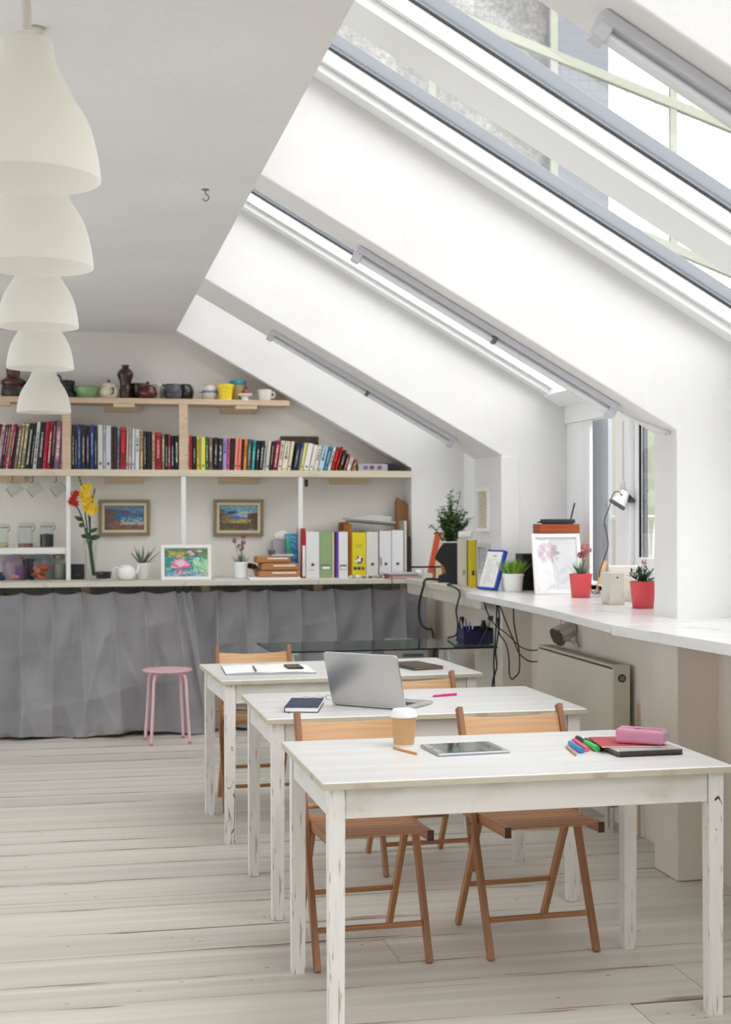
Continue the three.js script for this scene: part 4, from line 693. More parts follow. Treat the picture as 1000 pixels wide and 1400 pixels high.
{
  const gold = std(0x8f8062, 0.4, { metalness: 0.45 }), slip = std(0xd9cdb0, 0.5);
  const sea = print(512, 320, (g, W, H) => { g.fillStyle = '#5c7396'; g.fillRect(0, 0, W, H);
    brushy(g, W, H, 1, [[0, 0, W, 90, 260, ['#5f7aa4', '#7289ab', '#8a9ab2', '#6b84a8'], 10, 0], [0, 110, W, 190, 300, ['#1f5f84', '#2a7490', '#245a86', '#3a88a0'], 9, 0], [200, 150, W, 220, 160, ['#bcd0d6', '#dfe6e4', '#4f93a8', '#2f7890'], 7, 0.1], [150, 215, W, 260, 160, ['#c8b8ac', '#d8ccc0', '#b8a498'], 9, 0.15], [0, 250, W, H, 320, ['#7a5548', '#8a6454', '#6a4a44', '#94705e'], 10, 0.1]]);
    g.fillStyle = '#6b5a6e'; g.beginPath(); g.moveTo(0, 40); g.lineTo(60, 30); g.lineTo(140, 60); g.lineTo(300, 62); g.lineTo(350, 90); g.lineTo(350, 105); g.lineTo(120, 115); g.lineTo(0, 110); g.fill();
    brushy(g, W, H, 2, [[0, 60, 110, 300, 260, ['#6e4c42', '#8a6250', '#5a4246', '#7c5a50'], 11, 0.8], [60, 190, 190, 300, 140, ['#7f5a4a', '#94705e', '#6a4c46'], 10, 0.4]]); });
  const land = print(512, 350, (g, W, H) => { g.fillStyle = '#6f97ac'; g.fillRect(0, 0, W, H);
    brushy(g, W, H, 3, [[0, 0, W, 120, 320, ['#4f9ab8', '#78aabb', '#b7c2c0', '#9cb4ba', '#5aa0ba'], 12, -0.1], [70, 110, 420, 210, 240, ['#3d62a6', '#5a7ab8', '#8a9cc4', '#4a6ea8'], 11, 0.1], [230, 90, 420, 160, 90, ['#b8c0c8', '#9aa8bc', '#d0d0cc'], 11, -0.1]]);
    g.fillStyle = '#2f4a44'; g.beginPath(); g.moveTo(80, 90); g.lineTo(230, 82); g.lineTo(250, 100); g.lineTo(140, 125); g.fill();
    brushy(g, W, H, 4, [[0, 60, 60, 240, 120, ['#6a5a3e', '#84703e', '#4c4432'], 12, 0.8], [30, 150, 150, 260, 160, ['#a08a52', '#7a6a40', '#8a5e3c'], 11, 0.7], [380, 110, W, 250, 200, ['#5e4034', '#7a5440', '#4a3c36'], 12, 0.6], [130, 200, 400, 260, 190, ['#c0a050', '#d2b468', '#a88a44', '#8a8a48'], 10, 0], [0, 250, W, H, 380, ['#5c4c40', '#6a5a44', '#4a4038', '#7a6a42'], 12, 0]]); });
  const hang = (label, x0, x1, y0, y1, art, tilt) => { const d = 9.835, a = at(x0, y1, 'd', d), b = at(x1, y0, 'd', d); const t = thing('framed_painting', label, 'painting', V((a.x + b.x) / 2, a.y, -d)); t.rotation.z = tilt; frame(t, b.x - a.x, b.y - a.y, 0.022, 0.03, gold, std(0xffffff, 0.5, { map: art }), 0.018, slip); };
  hang('gold framed painting of a bay with breaking waves', 135, 205, 683.5, 732.5, sea, 0.002);
  hang('gold framed landscape painting of a blue valley', 292, 360, 683, 733, land, -0.004);
  // gladioli in a glass vase
  const d = 9.62, vx = at(124, 785, 'd', d).x, t = thing('glass_vase', 'tall clear glass vase on the worktop beside the black box', 'vase', V(vx, WT, -d));
  mesh('glass_body', lathe(smooth([[0, 0.001], [0.035, 0.001], [0.038, 0.01], [0.036, 0.1], [0.045, 0.2], [0.05, 0.275]], 24), 32), thinGlass, t);
  const bq = thing('gladioli', 'yellow and red gladioli standing in the glass vase', 'flowers', V(vx, WT + 0.012, -d));
  const q = (px, py) => at(px, py, 'd', d).sub(V(vx, WT + 0.012, -d));
  const green = leafMat(0x2c4d22, 0.1), r = rng(21);
  const stems = [[[129, 787], [123, 750], [117, 705], [112, 665], [107, 647]], [[128, 787], [124, 745], [121, 700], [118, 670]], [[127, 787], [121, 745], [111, 705], [104, 690], [96, 672]], [[130, 787], [124, 735], [124, 700], [128, 678], [130, 668]]];
  stems.forEach((s) => mesh('stem', tube(s.map(([x, y], i) => q(x, y).add(V(0, 0, -0.006 * i))), 0.005, 40, 7), green, bq));
  const flower = (px, py, col, s, dz) => { const c = q(px, py).add(V(0, 0, dz)), gs = [], a0 = r() * 6; for (let k = 0; k < 6; k++) { const a = a0 + k * 1.047, dir = V(Math.cos(a) * 0.8, Math.sin(a) * 0.8, 0.55).normalize(); gs.push(sheet(4, 5, (u, v) => { const w = s * 0.6 * Math.sin(Math.PI * clamp(0.1 + v * 0.85)), sd = V(-Math.sin(a), Math.cos(a), 0); return c.clone().addScaledVector(dir, s * v).addScaledVector(sd, (u - 0.5) * w).add(V(0, 0, -0.4 * s * v * v + Math.abs(u - 0.5) * 0.3 * s)); })); } mesh('flower', gs, col, bq); };
  const yel = leafMat(0xf8d414, 0.3), yel2 = leafMat(0xfae04a, 0.3), red = leafMat(0xc9281a, 0.25), bud = leafMat(0x7c8a34, 0.2);
  [[115, 668], [121, 666], [113, 677], [119, 676], [124, 680], [116, 686], [121, 690], [126, 692], [129, 697], [124, 700], [118, 695]].forEach(([x, y], k) => flower(x, y, k % 3 ? yel : yel2, 0.037, 0.02 + (k % 2) * 0.012));
  [[101, 681], [104, 675], [98, 686], [103, 688]].forEach(([x, y]) => flower(x, y, red, 0.034, 0.02));
  [[107, 650], [109, 656], [111, 661], [108, 646], [97, 674]].forEach(([x, y]) => mesh('bud', new THREE.SphereGeometry(0.008, 8, 6).scale(0.8, 1.7, 0.8).translate(q(x, y).x, q(x, y).y, 0), bud, bq));
  const leaf = (px, py, px2, py2, w) => { const a = q(px, py), b = q(px2, py2), dir = b.clone().sub(a), L = dir.length(); mesh('leaf', sheet(3, 6, (u, v) => { const sd = V(-dir.y, dir.x, 0).normalize(), ww = w * Math.sin(Math.PI * clamp(0.06 + v * 0.9)); return a.clone().addScaledVector(dir, v).addScaledVector(sd, (u - 0.5) * ww).add(V(0, 0, 0.03 * Math.sin(v * 3) + Math.abs(u - 0.5) * ww * 0.4)); }), green, bq); void L; };
  [[113, 712, 102, 706, 0.03], [114, 716, 108, 720, 0.035], [118, 735, 111, 731, 0.03], [122, 728, 134, 722, 0.028], [122, 736, 138, 733, 0.04], [120, 730, 124, 747, 0.045], [124, 690, 130, 670, 0.012], [117, 722, 123, 744, 0.03]].forEach((a) => leaf(...a));
  // black box, black dish, teapot, aloe
  const rect = (x0, x1, y0, y1, dd) => { const a = at(x0, y1, 'd', dd), b = at(x1, y0, 'd', dd); return [(a.x + b.x) / 2, b.x - a.x, b.y - a.y]; };
  let [cx, w] = rect(97, 117, 771, 791, 9.58);
  let o = thing('black_box', 'small black speaker box beside the glass vase', 'box', V(cx - 0.006, WT, -9.7)); mesh('body', box(w, 0.104, 0.08, 0, 0, 0, 0.004), M.black, o); mesh('badge', box(0.03, 0.004, 0.002, 0, 0.03, 0.0405), std(0x5a5a5c, 0.4), o);
  [cx, w] = rect(131, 152, 779, 791, 9.5);
  o = thing('black_dish', 'shallow black bowl on a white saucer', 'bowl', V(cx, WT, -9.5)); mesh('bowl', lathe(smooth([[0, 0.012], [0.04, 0.012], [0.05, 0.02], [0.054, 0.055], [0.05, 0.055], [0.045, 0.022], [0, 0.018]], 20), 36), M.blackGloss, o); mesh('saucer', lathe([[0, 0.0], [0.045, 0.0], [0.055, 0.011], [0, 0.011]], 36), M.whiteGloss, o);
  [cx] = rect(158, 185, 770, 791, 9.52);
  o = thing('teapot', 'white round teapot in front of the potted aloe', 'teapot', V(cx + 0.005, WT, -9.52)); mesh('body', lathe(smooth([[0, 0.001], [0.04, 0.001], [0.058, 0.02], [0.062, 0.05], [0.055, 0.08], [0.04, 0.093], [0.036, 0.094]], 26), 40), M.whiteGloss, o);
  mesh('lid', lathe(smooth([[0.038, 0.093], [0.03, 0.1], [0.01, 0.103], [0, 0.104]], 10), 30), M.whiteGloss, o); mesh('spout', tube([V(0.05, 0.04, 0), V(0.072, 0.055, 0), V(0.082, 0.085, 0), V(0.092, 0.098, 0)], 0.011, 24, 10), M.whiteGloss, o); mesh('handle', tube([V(-0.045, 0.08, 0), V(-0.075, 0.084, 0), V(-0.082, 0.055, 0), V(-0.055, 0.03, 0)], 0.006, 24, 8), M.whiteGloss, o);
  [cx] = rect(186, 204, 768, 790, 9.6);
  const whitePot = (name, label, x, dd, base, r0, r1, h) => { const p = thing(name, label, 'plant', V(x, base, -dd)); mesh('pot', lathe([[0, 0.001], [r0, 0.001], [r0 + 0.002, 0.004], [r1 - 0.002, h - 0.012], [r1, h - 0.01], [r1, h], [r1 - 0.005, h], [r1 - 0.007, h - 0.02], [0, h - 0.02]], 40), M.whiteGloss, p); mesh('soil', rod(V(0, h - 0.022, 0), V(0, h - 0.014, 0), r1 - 0.006, 24), std(0x3d3128, 0.95), p); return p; };
  o = whitePot('potted_aloe', 'spiky aloe in a small white pot behind the teapot', cx, 9.6, WT, 0.04, 0.05, 0.112);
  for (let k = 0; k < 15; k++) { const a = k * 2.4, e = 0.55 + (k % 5) * 0.16; mesh('leaf', leafBlade(V(0.012 * Math.cos(a), 0.095, 0.012 * Math.sin(a)), V(Math.cos(a) * Math.cos(e), Math.sin(e), Math.sin(a) * Math.cos(e)), 0.11 + (k * 37 % 11) * 0.007, 0.02, k % 4 === 0 ? 0.02 : -0.01), leafMat(k % 2 ? 0x5d6b5a : 0x6c7a68, 0.1), o); }
  // lotus print in a white frame
  const lotus = print(512, 360, (g, W, H) => { g.fillStyle = '#3e8f8a'; g.fillRect(0, 0, W, H);
    brushy(g, W, H, 8, [[0, 0, W, 120, 260, ['#3f7d5c', '#6d9a62', '#2c6a70', '#a8a860', '#4a8a78'], 16, 0], [0, 120, W, H, 320, ['#2f8f92', '#57b0ac', '#3a7f8a', '#8cc6b8', '#2a6f7c'], 16, 0.1], [340, 120, W, H, 140, ['#8fd0a8', '#b5e0b0', '#5ab8a4', '#cfe8c0'], 14, 1.5], [0, 300, W, H, 110, ['#5a8fc0', '#9ac6dc', '#c8c880'], 14, 0], [40, 40, 220, 110, 60, ['#c7a050', '#d8c070', '#8a9a50'], 12, 0]]);
    const petal = (x, y, a, l, w, c) => { g.save(); g.translate(x, y); g.rotate(a); g.fillStyle = c; g.beginPath(); g.moveTo(0, 0); g.quadraticCurveTo(w, -l * 0.5, 0, -l); g.quadraticCurveTo(-w, -l * 0.5, 0, 0); g.fill(); g.restore(); };
    for (let k = -5; k <= 5; k++) petal(190, 240, k * 0.3, 130, 34, ['#e98ab0', '#f2b2cc', '#d96f9e'][(k + 6) % 3]); for (let k = -3; k <= 3; k++) petal(190, 262, k * 0.34 + 3.14, 80, 28, ['#d06a98', '#e898bc', '#b8609c'][(k + 6) % 3]); for (let k = -3; k <= 3; k++) petal(190, 240, k * 0.22, 105, 24, '#f6c6d8');
    for (const [x, y] of [[300, 60], [420, 54], [330, 90]]) for (let k = -3; k <= 3; k++) petal(x, y, k * 0.4, 40, 12, k % 2 ? '#e79aba' : '#f4c8da');
    brushy(g, W, H, 9, [[170, 270, 230, 350, 40, ['#2f6a70', '#e8e0e4', '#8a4a80'], 7, 1.6]]); });
  const fr = (label, name, x0, x1, y0, y1, dd, base, fw, art, lean) => { const a = at(x0, y1, 'd', dd), b = at(x1, y0, 'd', dd); const f = thing(name, label, 'picture', V((a.x + b.x) / 2, base, -dd)); f.rotation.x = -lean; frame(f, b.x - a.x, (b.y - base) / Math.cos(lean), fw, 0.018, M.white, std(0xffffff, 0.4, { map: art }), 0.003, std(0xd9d9d4, 0.5)); return f; };
  fr('white framed print of a pink water lily on a pond', 'framed_print', 220.5, 289, 745, 792, 9.42, WT, 0.021, lotus, 0.12);
  // white pot with dusky pink flowers, papers, stack of folders
  o = whitePot('potted_flowers', 'white pot of dusky pink flowers beside the paper stack', at(329, 780, 'd', 9.5).x, 9.5, WT, 0.042, 0.051, 0.112);
  for (let k = 0; k < 22; k++) { const a = k * 2.4, e = 0.7 + (k % 4) * 0.2; mesh('leaf', leafBlade(V(0.02 * Math.cos(a), 0.095, 0.02 * Math.sin(a)), V(Math.cos(a) * Math.cos(e), Math.sin(e), Math.sin(a) * Math.cos(e)), 0.06 + (k * 31 % 7) * 0.005, 0.009, 0.0), leafMat(k % 2 ? 0x4a6a4c : 0x6a8268, 0.15), o); }
  const ball = (px, py, rr, col) => { const c = at(px, py, 'd', 9.5).sub(V(o.position.x, WT, -9.5)); mesh('stem', tube([V(0, 0.09, 0), V(c.x * 0.4, c.y * 0.6, 0), V(c.x, c.y, 0)], 0.0018, 14, 5), leafMat(0x5c7a58, 0.1), o); const gs = [], rr2 = rng(px | 0); for (let k = 0; k < 24; k++) { const u = rr2() * 6.3, v = rr2() * 2 - 1, s = Math.sqrt(1 - v * v); gs.push(new THREE.SphereGeometry(rr * 0.32, 5, 4).translate(c.x + rr * s * Math.cos(u), c.y + rr * v, rr * s * Math.sin(u))); } mesh('flower_head', gs, leafMat(col, 0.2), o); };
  [[321, 740, 0.015], [333, 734, 0.014], [333, 743, 0.014], [329, 749, 0.021]].forEach(([x, y, s]) => ball(x, y, s, 0xa85a68));
  solo('paper_sheet', span(at(293, 790, 'd', 9.4).x, at(338, 790, 'd', 9.4).x, WT, WT + 0.005, 9.33, 9.55), std(0xd5d3d2, 0.8), 'grey paper pad under the potted dusky flowers', 'paper');
  o.position.y = WT + 0.005;
  solo('paper_stack', [0, 1, 2, 3].map((k) => span(at(340, 790, 'd', 9.4).x - k * 0.002, at(408, 790, 'd', 9.4).x + k * 0.001, WT + k * 0.004, WT + k * 0.004 + 0.0035, 9.32 + k * 0.003, 9.58)), M.paper, 'flat pile of white paper under the brown parcels', 'paper');
  const kraft = std(0xffffff, 0.75, { map: woodTex(301, [150, 100, 58], [190, 138, 88], 0) }), PB = WT + 0.0155;
  const parcel = (label, x0, x1, y0, h, d0, d1, tilt) => { const a = at(x0, 780, 'd', 9.45).x, b = at(x1, 780, 'd', 9.45).x; const p = thing('paper_parcel', label, 'parcel', V((a + b) / 2, y0, -(d0 + d1) / 2)); p.rotation.z = tilt; mesh('wrapping', box(b - a, h, d1 - d0, 0, 0, 0, 0.012), kraft, p); mesh('paper_edge', box((b - a) * 0.6, 0.008, 0.004, (b - a) * 0.12, h * 0.6, (d1 - d0) / 2 + 0.001, 0.001), M.paper, p); return p; };
  parcel('lowest brown paper parcel of the pile', 352, 407, PB, 0.042, 9.36, 9.58, 0);
  parcel('middle brown paper parcel of the pile, with white paper in it', 356, 406, PB + 0.043, 0.05, 9.38, 9.58, 0.0);
  parcel('topmost brown paper parcel of the pile', 350, 396, PB + 0.094, 0.045, 9.40, 9.58, 0.0);
  const rl = thing('cardboard_tube', 'short dark cardboard tube end beside the brown parcels', 'tube', V(at(348.5, 773, 'd', 9.45).x, PB + 0.055, -9.50)); mesh('tube', tube([V(-0.035, 0.02, 0.03), V(0.0, 0.012, 0), V(0.012, -0.0, -0.02)], 0.02, 16, 14), std(0x5a3a26, 0.8), rl); mesh('support_roll', rod(V(0.03, -0.053, 0), V(0.01, 0.0, 0), 0.018, 14), kraft, rl);
  const tray = thing('desk_tray', 'small grey metal clip tray lying on the parcels', 'tray', V(at(383, 751, 'd', 9.5).x, PB + 0.140, -9.48)); mesh('tray', box(0.15, 0.012, 0.10, 0.01, 0, 0, 0.003), std(0xc4c4c6, 0.4), tray); mesh('scoop', lathe([[0.0, 0.0], [0.03, 0.0], [0.034, 0.03], [0.032, 0.03]], 18).scale(0.8, 1, 0.8).translate(-0.06, 0.012, 0), M.zinc, tray);
  const bb = thing('blue_carton', 'blue and green printed carton standing beside the thin upright', 'carton', V(at(401, 750, 'd', 9.56).x, WT, -9.66)); const cart = print(128, 256, (g, W, H) => { const gr = ['#2a7fc0', '#48a4d8', '#1f66ac']; g.fillStyle = gr[0]; g.fillRect(0, 0, W, H); brushy(g, W, H, 12, [[0, 0, W, H, 120, gr.concat(['#7cc4e6']), 14, 0.2], [0, 10, 50, 100, 20, ['#2f9c5a', '#58b878'], 12, 1.2], [20, 170, 110, 230, 16, ['#dfeef6', '#a8d8ee'], 8, 0]]); });
  const ch = at(400, 730, 'd', 9.6).y - WT; mesh('carton', new THREE.BoxGeometry(0.075, ch, 0.06).translate(0, ch / 2, 0), std(0xffffff, 0.45, { map: cart }), bb);
  const crumple = solo('crumpled_paper', new THREE.IcosahedronGeometry(0.045, 3).scale(1.4, 0.7, 0.8), M.paper, 'crumpled white paper wedged behind the blue carton', 'paper'); { const m = crumple, p = m.geometry.attributes.position, rr = rng(5); const cache = {}; for (let i = 0; i < p.count; i++) { const k = [p.getX(i), p.getY(i), p.getZ(i)].map((v) => v.toFixed(4)).join(); const s = cache[k] ??= 0.75 + rr() * 0.5; p.setXYZ(i, p.getX(i) * s, p.getY(i) * s, p.getZ(i) * s); } m.geometry.computeVertexNormals(); m.position.set(at(388, 733, 'd', 9.74).x, WT + 0.29, -9.76); }
  solo('storage_box', span(at(372, 760, 'd', 9.75).x, at(396, 760, 'd', 9.75).x, WT, WT + 0.258, 9.70, 9.83, 0.004), std(0xb4b2b2, 0.6), 'grey storage box behind the brown parcels', 'box');
  // ---- binders
  const binder = (label, x0, x1, top, col, opt = {}) => {
    const dd = opt.d ?? 9.52, a = at(x0, 780, 'd', dd).x, b = at(x1, 780, 'd', dd).x, h = at((x0 + x1) / 2, top, 'd', dd).y - WT, w = b - a - 0.002;
    const t = thing(opt.name ?? 'binder', label, opt.cat ?? 'binder', V((a + b) / 2, WT, -dd)), m = std(col, 0.5), dp = opt.dp ?? 0.24;
    const s = new THREE.Shape(); s.moveTo(-w / 2, -dp); s.lineTo(-w / 2, 0); s.lineTo(w / 2, 0); s.lineTo(w / 2, -dp); s.lineTo(w / 2 - 0.003, -dp); s.lineTo(w / 2 - 0.003, -0.004); s.lineTo(-w / 2 + 0.003, -0.004); s.lineTo(-w / 2 + 0.003, -dp); s.closePath();
    const g = new THREE.ExtrudeGeometry(s, { depth: h, bevelEnabled: false }); g.rotateX(-Math.PI / 2); g.scale(1, 1, -1); g.computeVertexNormals(); mesh('cover', metric(g), m, t);
    mesh('papers', box(Math.max(0.003, w - 0.008), h - 0.03, dp - 0.02, 0, 0.008, -dp / 2), M.paper, t);
    if (opt.hole) { const hl = mesh('finger_ring', new THREE.TorusGeometry(0.011, 0.0022, 8, 22).translate(opt.hx ?? 0, h * 0.29, 0.001), M.chrome, t); mesh('finger_hole', rod(V(opt.hx ?? 0, h * 0.29, 0), V(opt.hx ?? 0, h * 0.29, 0.0012), 0.0105, 20), M.black, hl); }
    if (opt.label) { mesh('label_holder', box(w * 0.72, 0.034, 0.004, 0, h * 0.18, 0.002, 0.001), M.zinc, t); mesh('label', box(w * 0.62, 0.018, 0.002, 0, h * 0.18 + 0.003, 0.0045), M.paper, t); }
    if (opt.extra) opt.extra(t, w, h); return t;
  };
  binder('slim red and white ring binder beside the upright', 413.5, 418, 722.5, 0xb5182a, { extra: (t, w, h) => mesh('white_spine', box(w * 0.9, h * 0.62, 0.002, 0, 0.012, 0.001), M.paper, t) });
  binder('white lever arch file with a round logo mark', 418.5, 437, 727, 0xebebee, { hole: 1, extra: (t, w, h) => mesh('spine_print', box(0.034, 0.005, 0.001, -0.006, h * 0.17, 0.001), std(0xb5b5ba, 0.6), t) });
  binder('sage green lever arch file with a label holder', 437.3, 454.5, 726, 0x94ac7c, { label: 1 });
  binder('thin cream folder beside the green file', 454.8, 457, 727, 0xe6e0d6, { name: 'folder', cat: 'folder' }); binder('thin dark maroon folder beside the purple folder', 457, 459.6, 727, 0x5a1730, { name: 'folder', cat: 'folder' }); binder('thin purple folder between maroon folder and white file', 459.8, 463, 727, 0x6a3fb0, { name: 'folder', cat: 'folder' });
  binder('white lever arch file with a metal label holder', 463.2, 476, 727, 0xeceaee, { label: 1 });
  binder('ochre orange folder beside the yellow file', 477, 481, 716, 0xc4761c, { name: 'folder', cat: 'folder', d: 9.56 });
  const wheel = print(128, 128, (g) => { g.fillStyle = '#e6d62a'; g.fillRect(0, 0, 128, 128); ['#d8402c', '#2a6fb8', '#3a9a4a', '#f2f2ee', '#e8a02a', '#7a4a9a', '#f2f2ee', '#222'].forEach((c, k) => { g.fillStyle = c; g.beginPath(); g.moveTo(64, 64); g.arc(64, 64, 60, k * 0.785, (k + 1) * 0.785); g.fill(); }); g.fillStyle = '#f6f6f2'; g.beginPath(); g.arc(64, 64, 26, 0, 7); g.fill(); });
  binder('yellow file with a colour wheel printed on its spine', 482, 500.5, 728, 0xe6d628, { extra: (t, w, h) => { const c = new THREE.CircleGeometry(0.03, 28).translate(0, h * 0.39, 0.0012); mesh('colour_wheel', c, std(0xffffff, 0.5, { map: wheel }), t); mesh('title_print', box(w * 0.6, 0.003, 0.001, 0, h * 0.72, 0.0008), std(0x9a8f30, 0.6), t); mesh('title_print', box(w * 0.5, 0.003, 0.001, 0, h * 0.68, 0.0008), std(0x9a8f30, 0.6), t); [0x2c4a2c, 0x2c4a2c, 0x7a5a3a].forEach((c2, k) => mesh('swatch', box(0.022, 0.022, 0.001, -0.028 + k * 0.028, h * 0.17, 0.0008), std(c2, 0.6), t)); } });
  binder('white lever arch file standing between yellow file and white pair', 501, 517.5, 727, 0xe2e0dc, { hole: 1, hx: 0.002 });
  binder('white lever arch file with a printed strip at its left edge', 519, 535.5, 726, 0xe6e6ea, { hole: 1, hx: 0.004, extra: (t, w, h) => mesh('strip', box(0.012, 0.06, 0.001, -w / 2 + 0.01, h * 0.25, 0.001), std(0x8a8a90, 0.5), t) });
  binder('white lever arch file at the right end of the files', 536, 552, 725, 0xe9e9ed, { hole: 1 });
  binder('thin cream magazine file beside the black folder', 553, 556.5, 712, 0xd9d0c0, { name: 'folder', cat: 'folder', d: 9.55, dp: 0.17 }); binder('black folder standing at the end of the files', 557, 561, 733, 0x17181c, { name: 'folder', cat: 'folder', d: 9.55, dp: 0.17 });
  const tb = thing('art_folder', 'brown cardboard art folder standing in the corner of the worktop', 'folder', V(at(553, 730, 'd', 9.72).x, WT, -9.76)); { const w = 0.10, h = at(548, 680, 'd', 9.74).y - WT; mesh('front_cover', plate([[-w / 2, 0], [w / 2, 0], [w / 2, h * 0.88], [-w / 2 + 0.01, h], [-w / 2, h]], 0.008, 0.001), std(0x9a6a44, 0.75), tb); mesh('back_cover', plate([[-w / 2, 0], [w / 2 + 0.004, 0], [w / 2 + 0.004, h * 0.9], [-w / 2 + 0.014, h * 0.985], [-w / 2, h * 0.96]], 0.008, 0.001).translate(0, 0, -0.03), std(0x8a5a38, 0.75), tb); mesh('tie', tube([V(-0.01, h * 0.97, 0.004), V(0.01, h * 0.93, 0.012), V(0.03, h * 0.9, 0.008)], 0.002, 12, 5), std(0x6a4a30, 0.8), tb); }
  const lb = thing('drawing_board', 'grey portfolio lying on top of the files', 'portfolio', V(at(506, 715, 'd', 9.6).x, at(500, 722, 'd', 9.6).y + 0.028, -9.63)); lb.rotation.z = -0.09; mesh('cover', box(0.34, 0.010, 0.24, 0, 0.02, 0, 0.003), std(0xb9b6b2, 0.6), lb); mesh('inner_board', box(0.32, 0.008, 0.22, 0.01, 0.004, 0, 0.002), std(0x4a3a30, 0.8), lb); mesh('flap', plate([[-0.12, 0.03], [0.13, 0.03], [0.14, 0.062], [0.0, 0.066]], 0.2, 0.002), std(0xc6c4c2, 0.6), lb);
  solo('brown_envelope', span(at(468, 718, 'd', 9.7).x, at(481, 718, 'd', 9.7).x, WT, WT + 0.385, 9.79, 9.84, 0.003), std(0x9a6232, 0.8), 'brown box file behind the orange folder', 'box file');
  const rb = rng(61); for (let k = 0; k < 16; k++) { const c = [0xd8d4cc, 0x8a8a86, 0xb8a070, 0xe6e4de, 0x5a6470][k % 5], rr = 0.009 + rb() * 0.008; solo('pebble', new THREE.IcosahedronGeometry(rr, 1).scale(1.2, 0.8, 1).translate(at(478 + k * 3.0, 785, 'd', 9.42).x, WT + rr * 0.8, -9.38 - (k % 3) * 0.035), flat(c, 0.4), ['cream', 'grey', 'sandy', 'white', 'slate blue'][k % 5] + ' pebble lying before the yellow and white files', 'pebble', 'pebbles on the worktop'); }
  const mg = [0xb06a68, 0xd8d0cc, 0xa84a52, 0x9aa6b0, 0xc8b8b4].map((c, k) => { const x0 = at(526 + (k % 2) * 4, 790, 'd', 9.36).x, x1 = at(566 + (k % 3) * 2, 790, 'd', 9.36).x; return solo('magazine', span(x0, x1, WT + k * 0.0075, WT + k * 0.0075 + 0.007, 9.285 + k * 0.004, 9.49, 0.0015), std(c, 0.5), ['red magazine at the bottom of the magazine pile', 'pale magazine second from the bottom of the pile', 'dark red magazine in the middle of the pile', 'blue grey magazine second from the top of the pile', 'pinkish magazine on top of the magazine pile'][k], 'magazine', 'magazines piled at the corner'); }); void mg;
  solo('ribbon', tube([V(at(536, 787, 'd', 9.28).x, WT + 0.02, -9.29), V(at(536, 792, 'd', 9.27).x, WT - 0.01, -9.264), V(at(537, 803, 'd', 9.26).x, WT - 0.07, -9.262)], 0.003, 16, 5), std(0x7a3038, 0.7), 'thin red bookmark ribbon hanging from the magazine pile', 'ribbon');
  solo('white_ball', new THREE.SphereGeometry(0.03, 24, 16).translate(at(572, 779, 'd', 9.4).x, WT + 0.03, -9.4), M.whiteGloss, 'white ball on the worktop corner', 'ball');
}
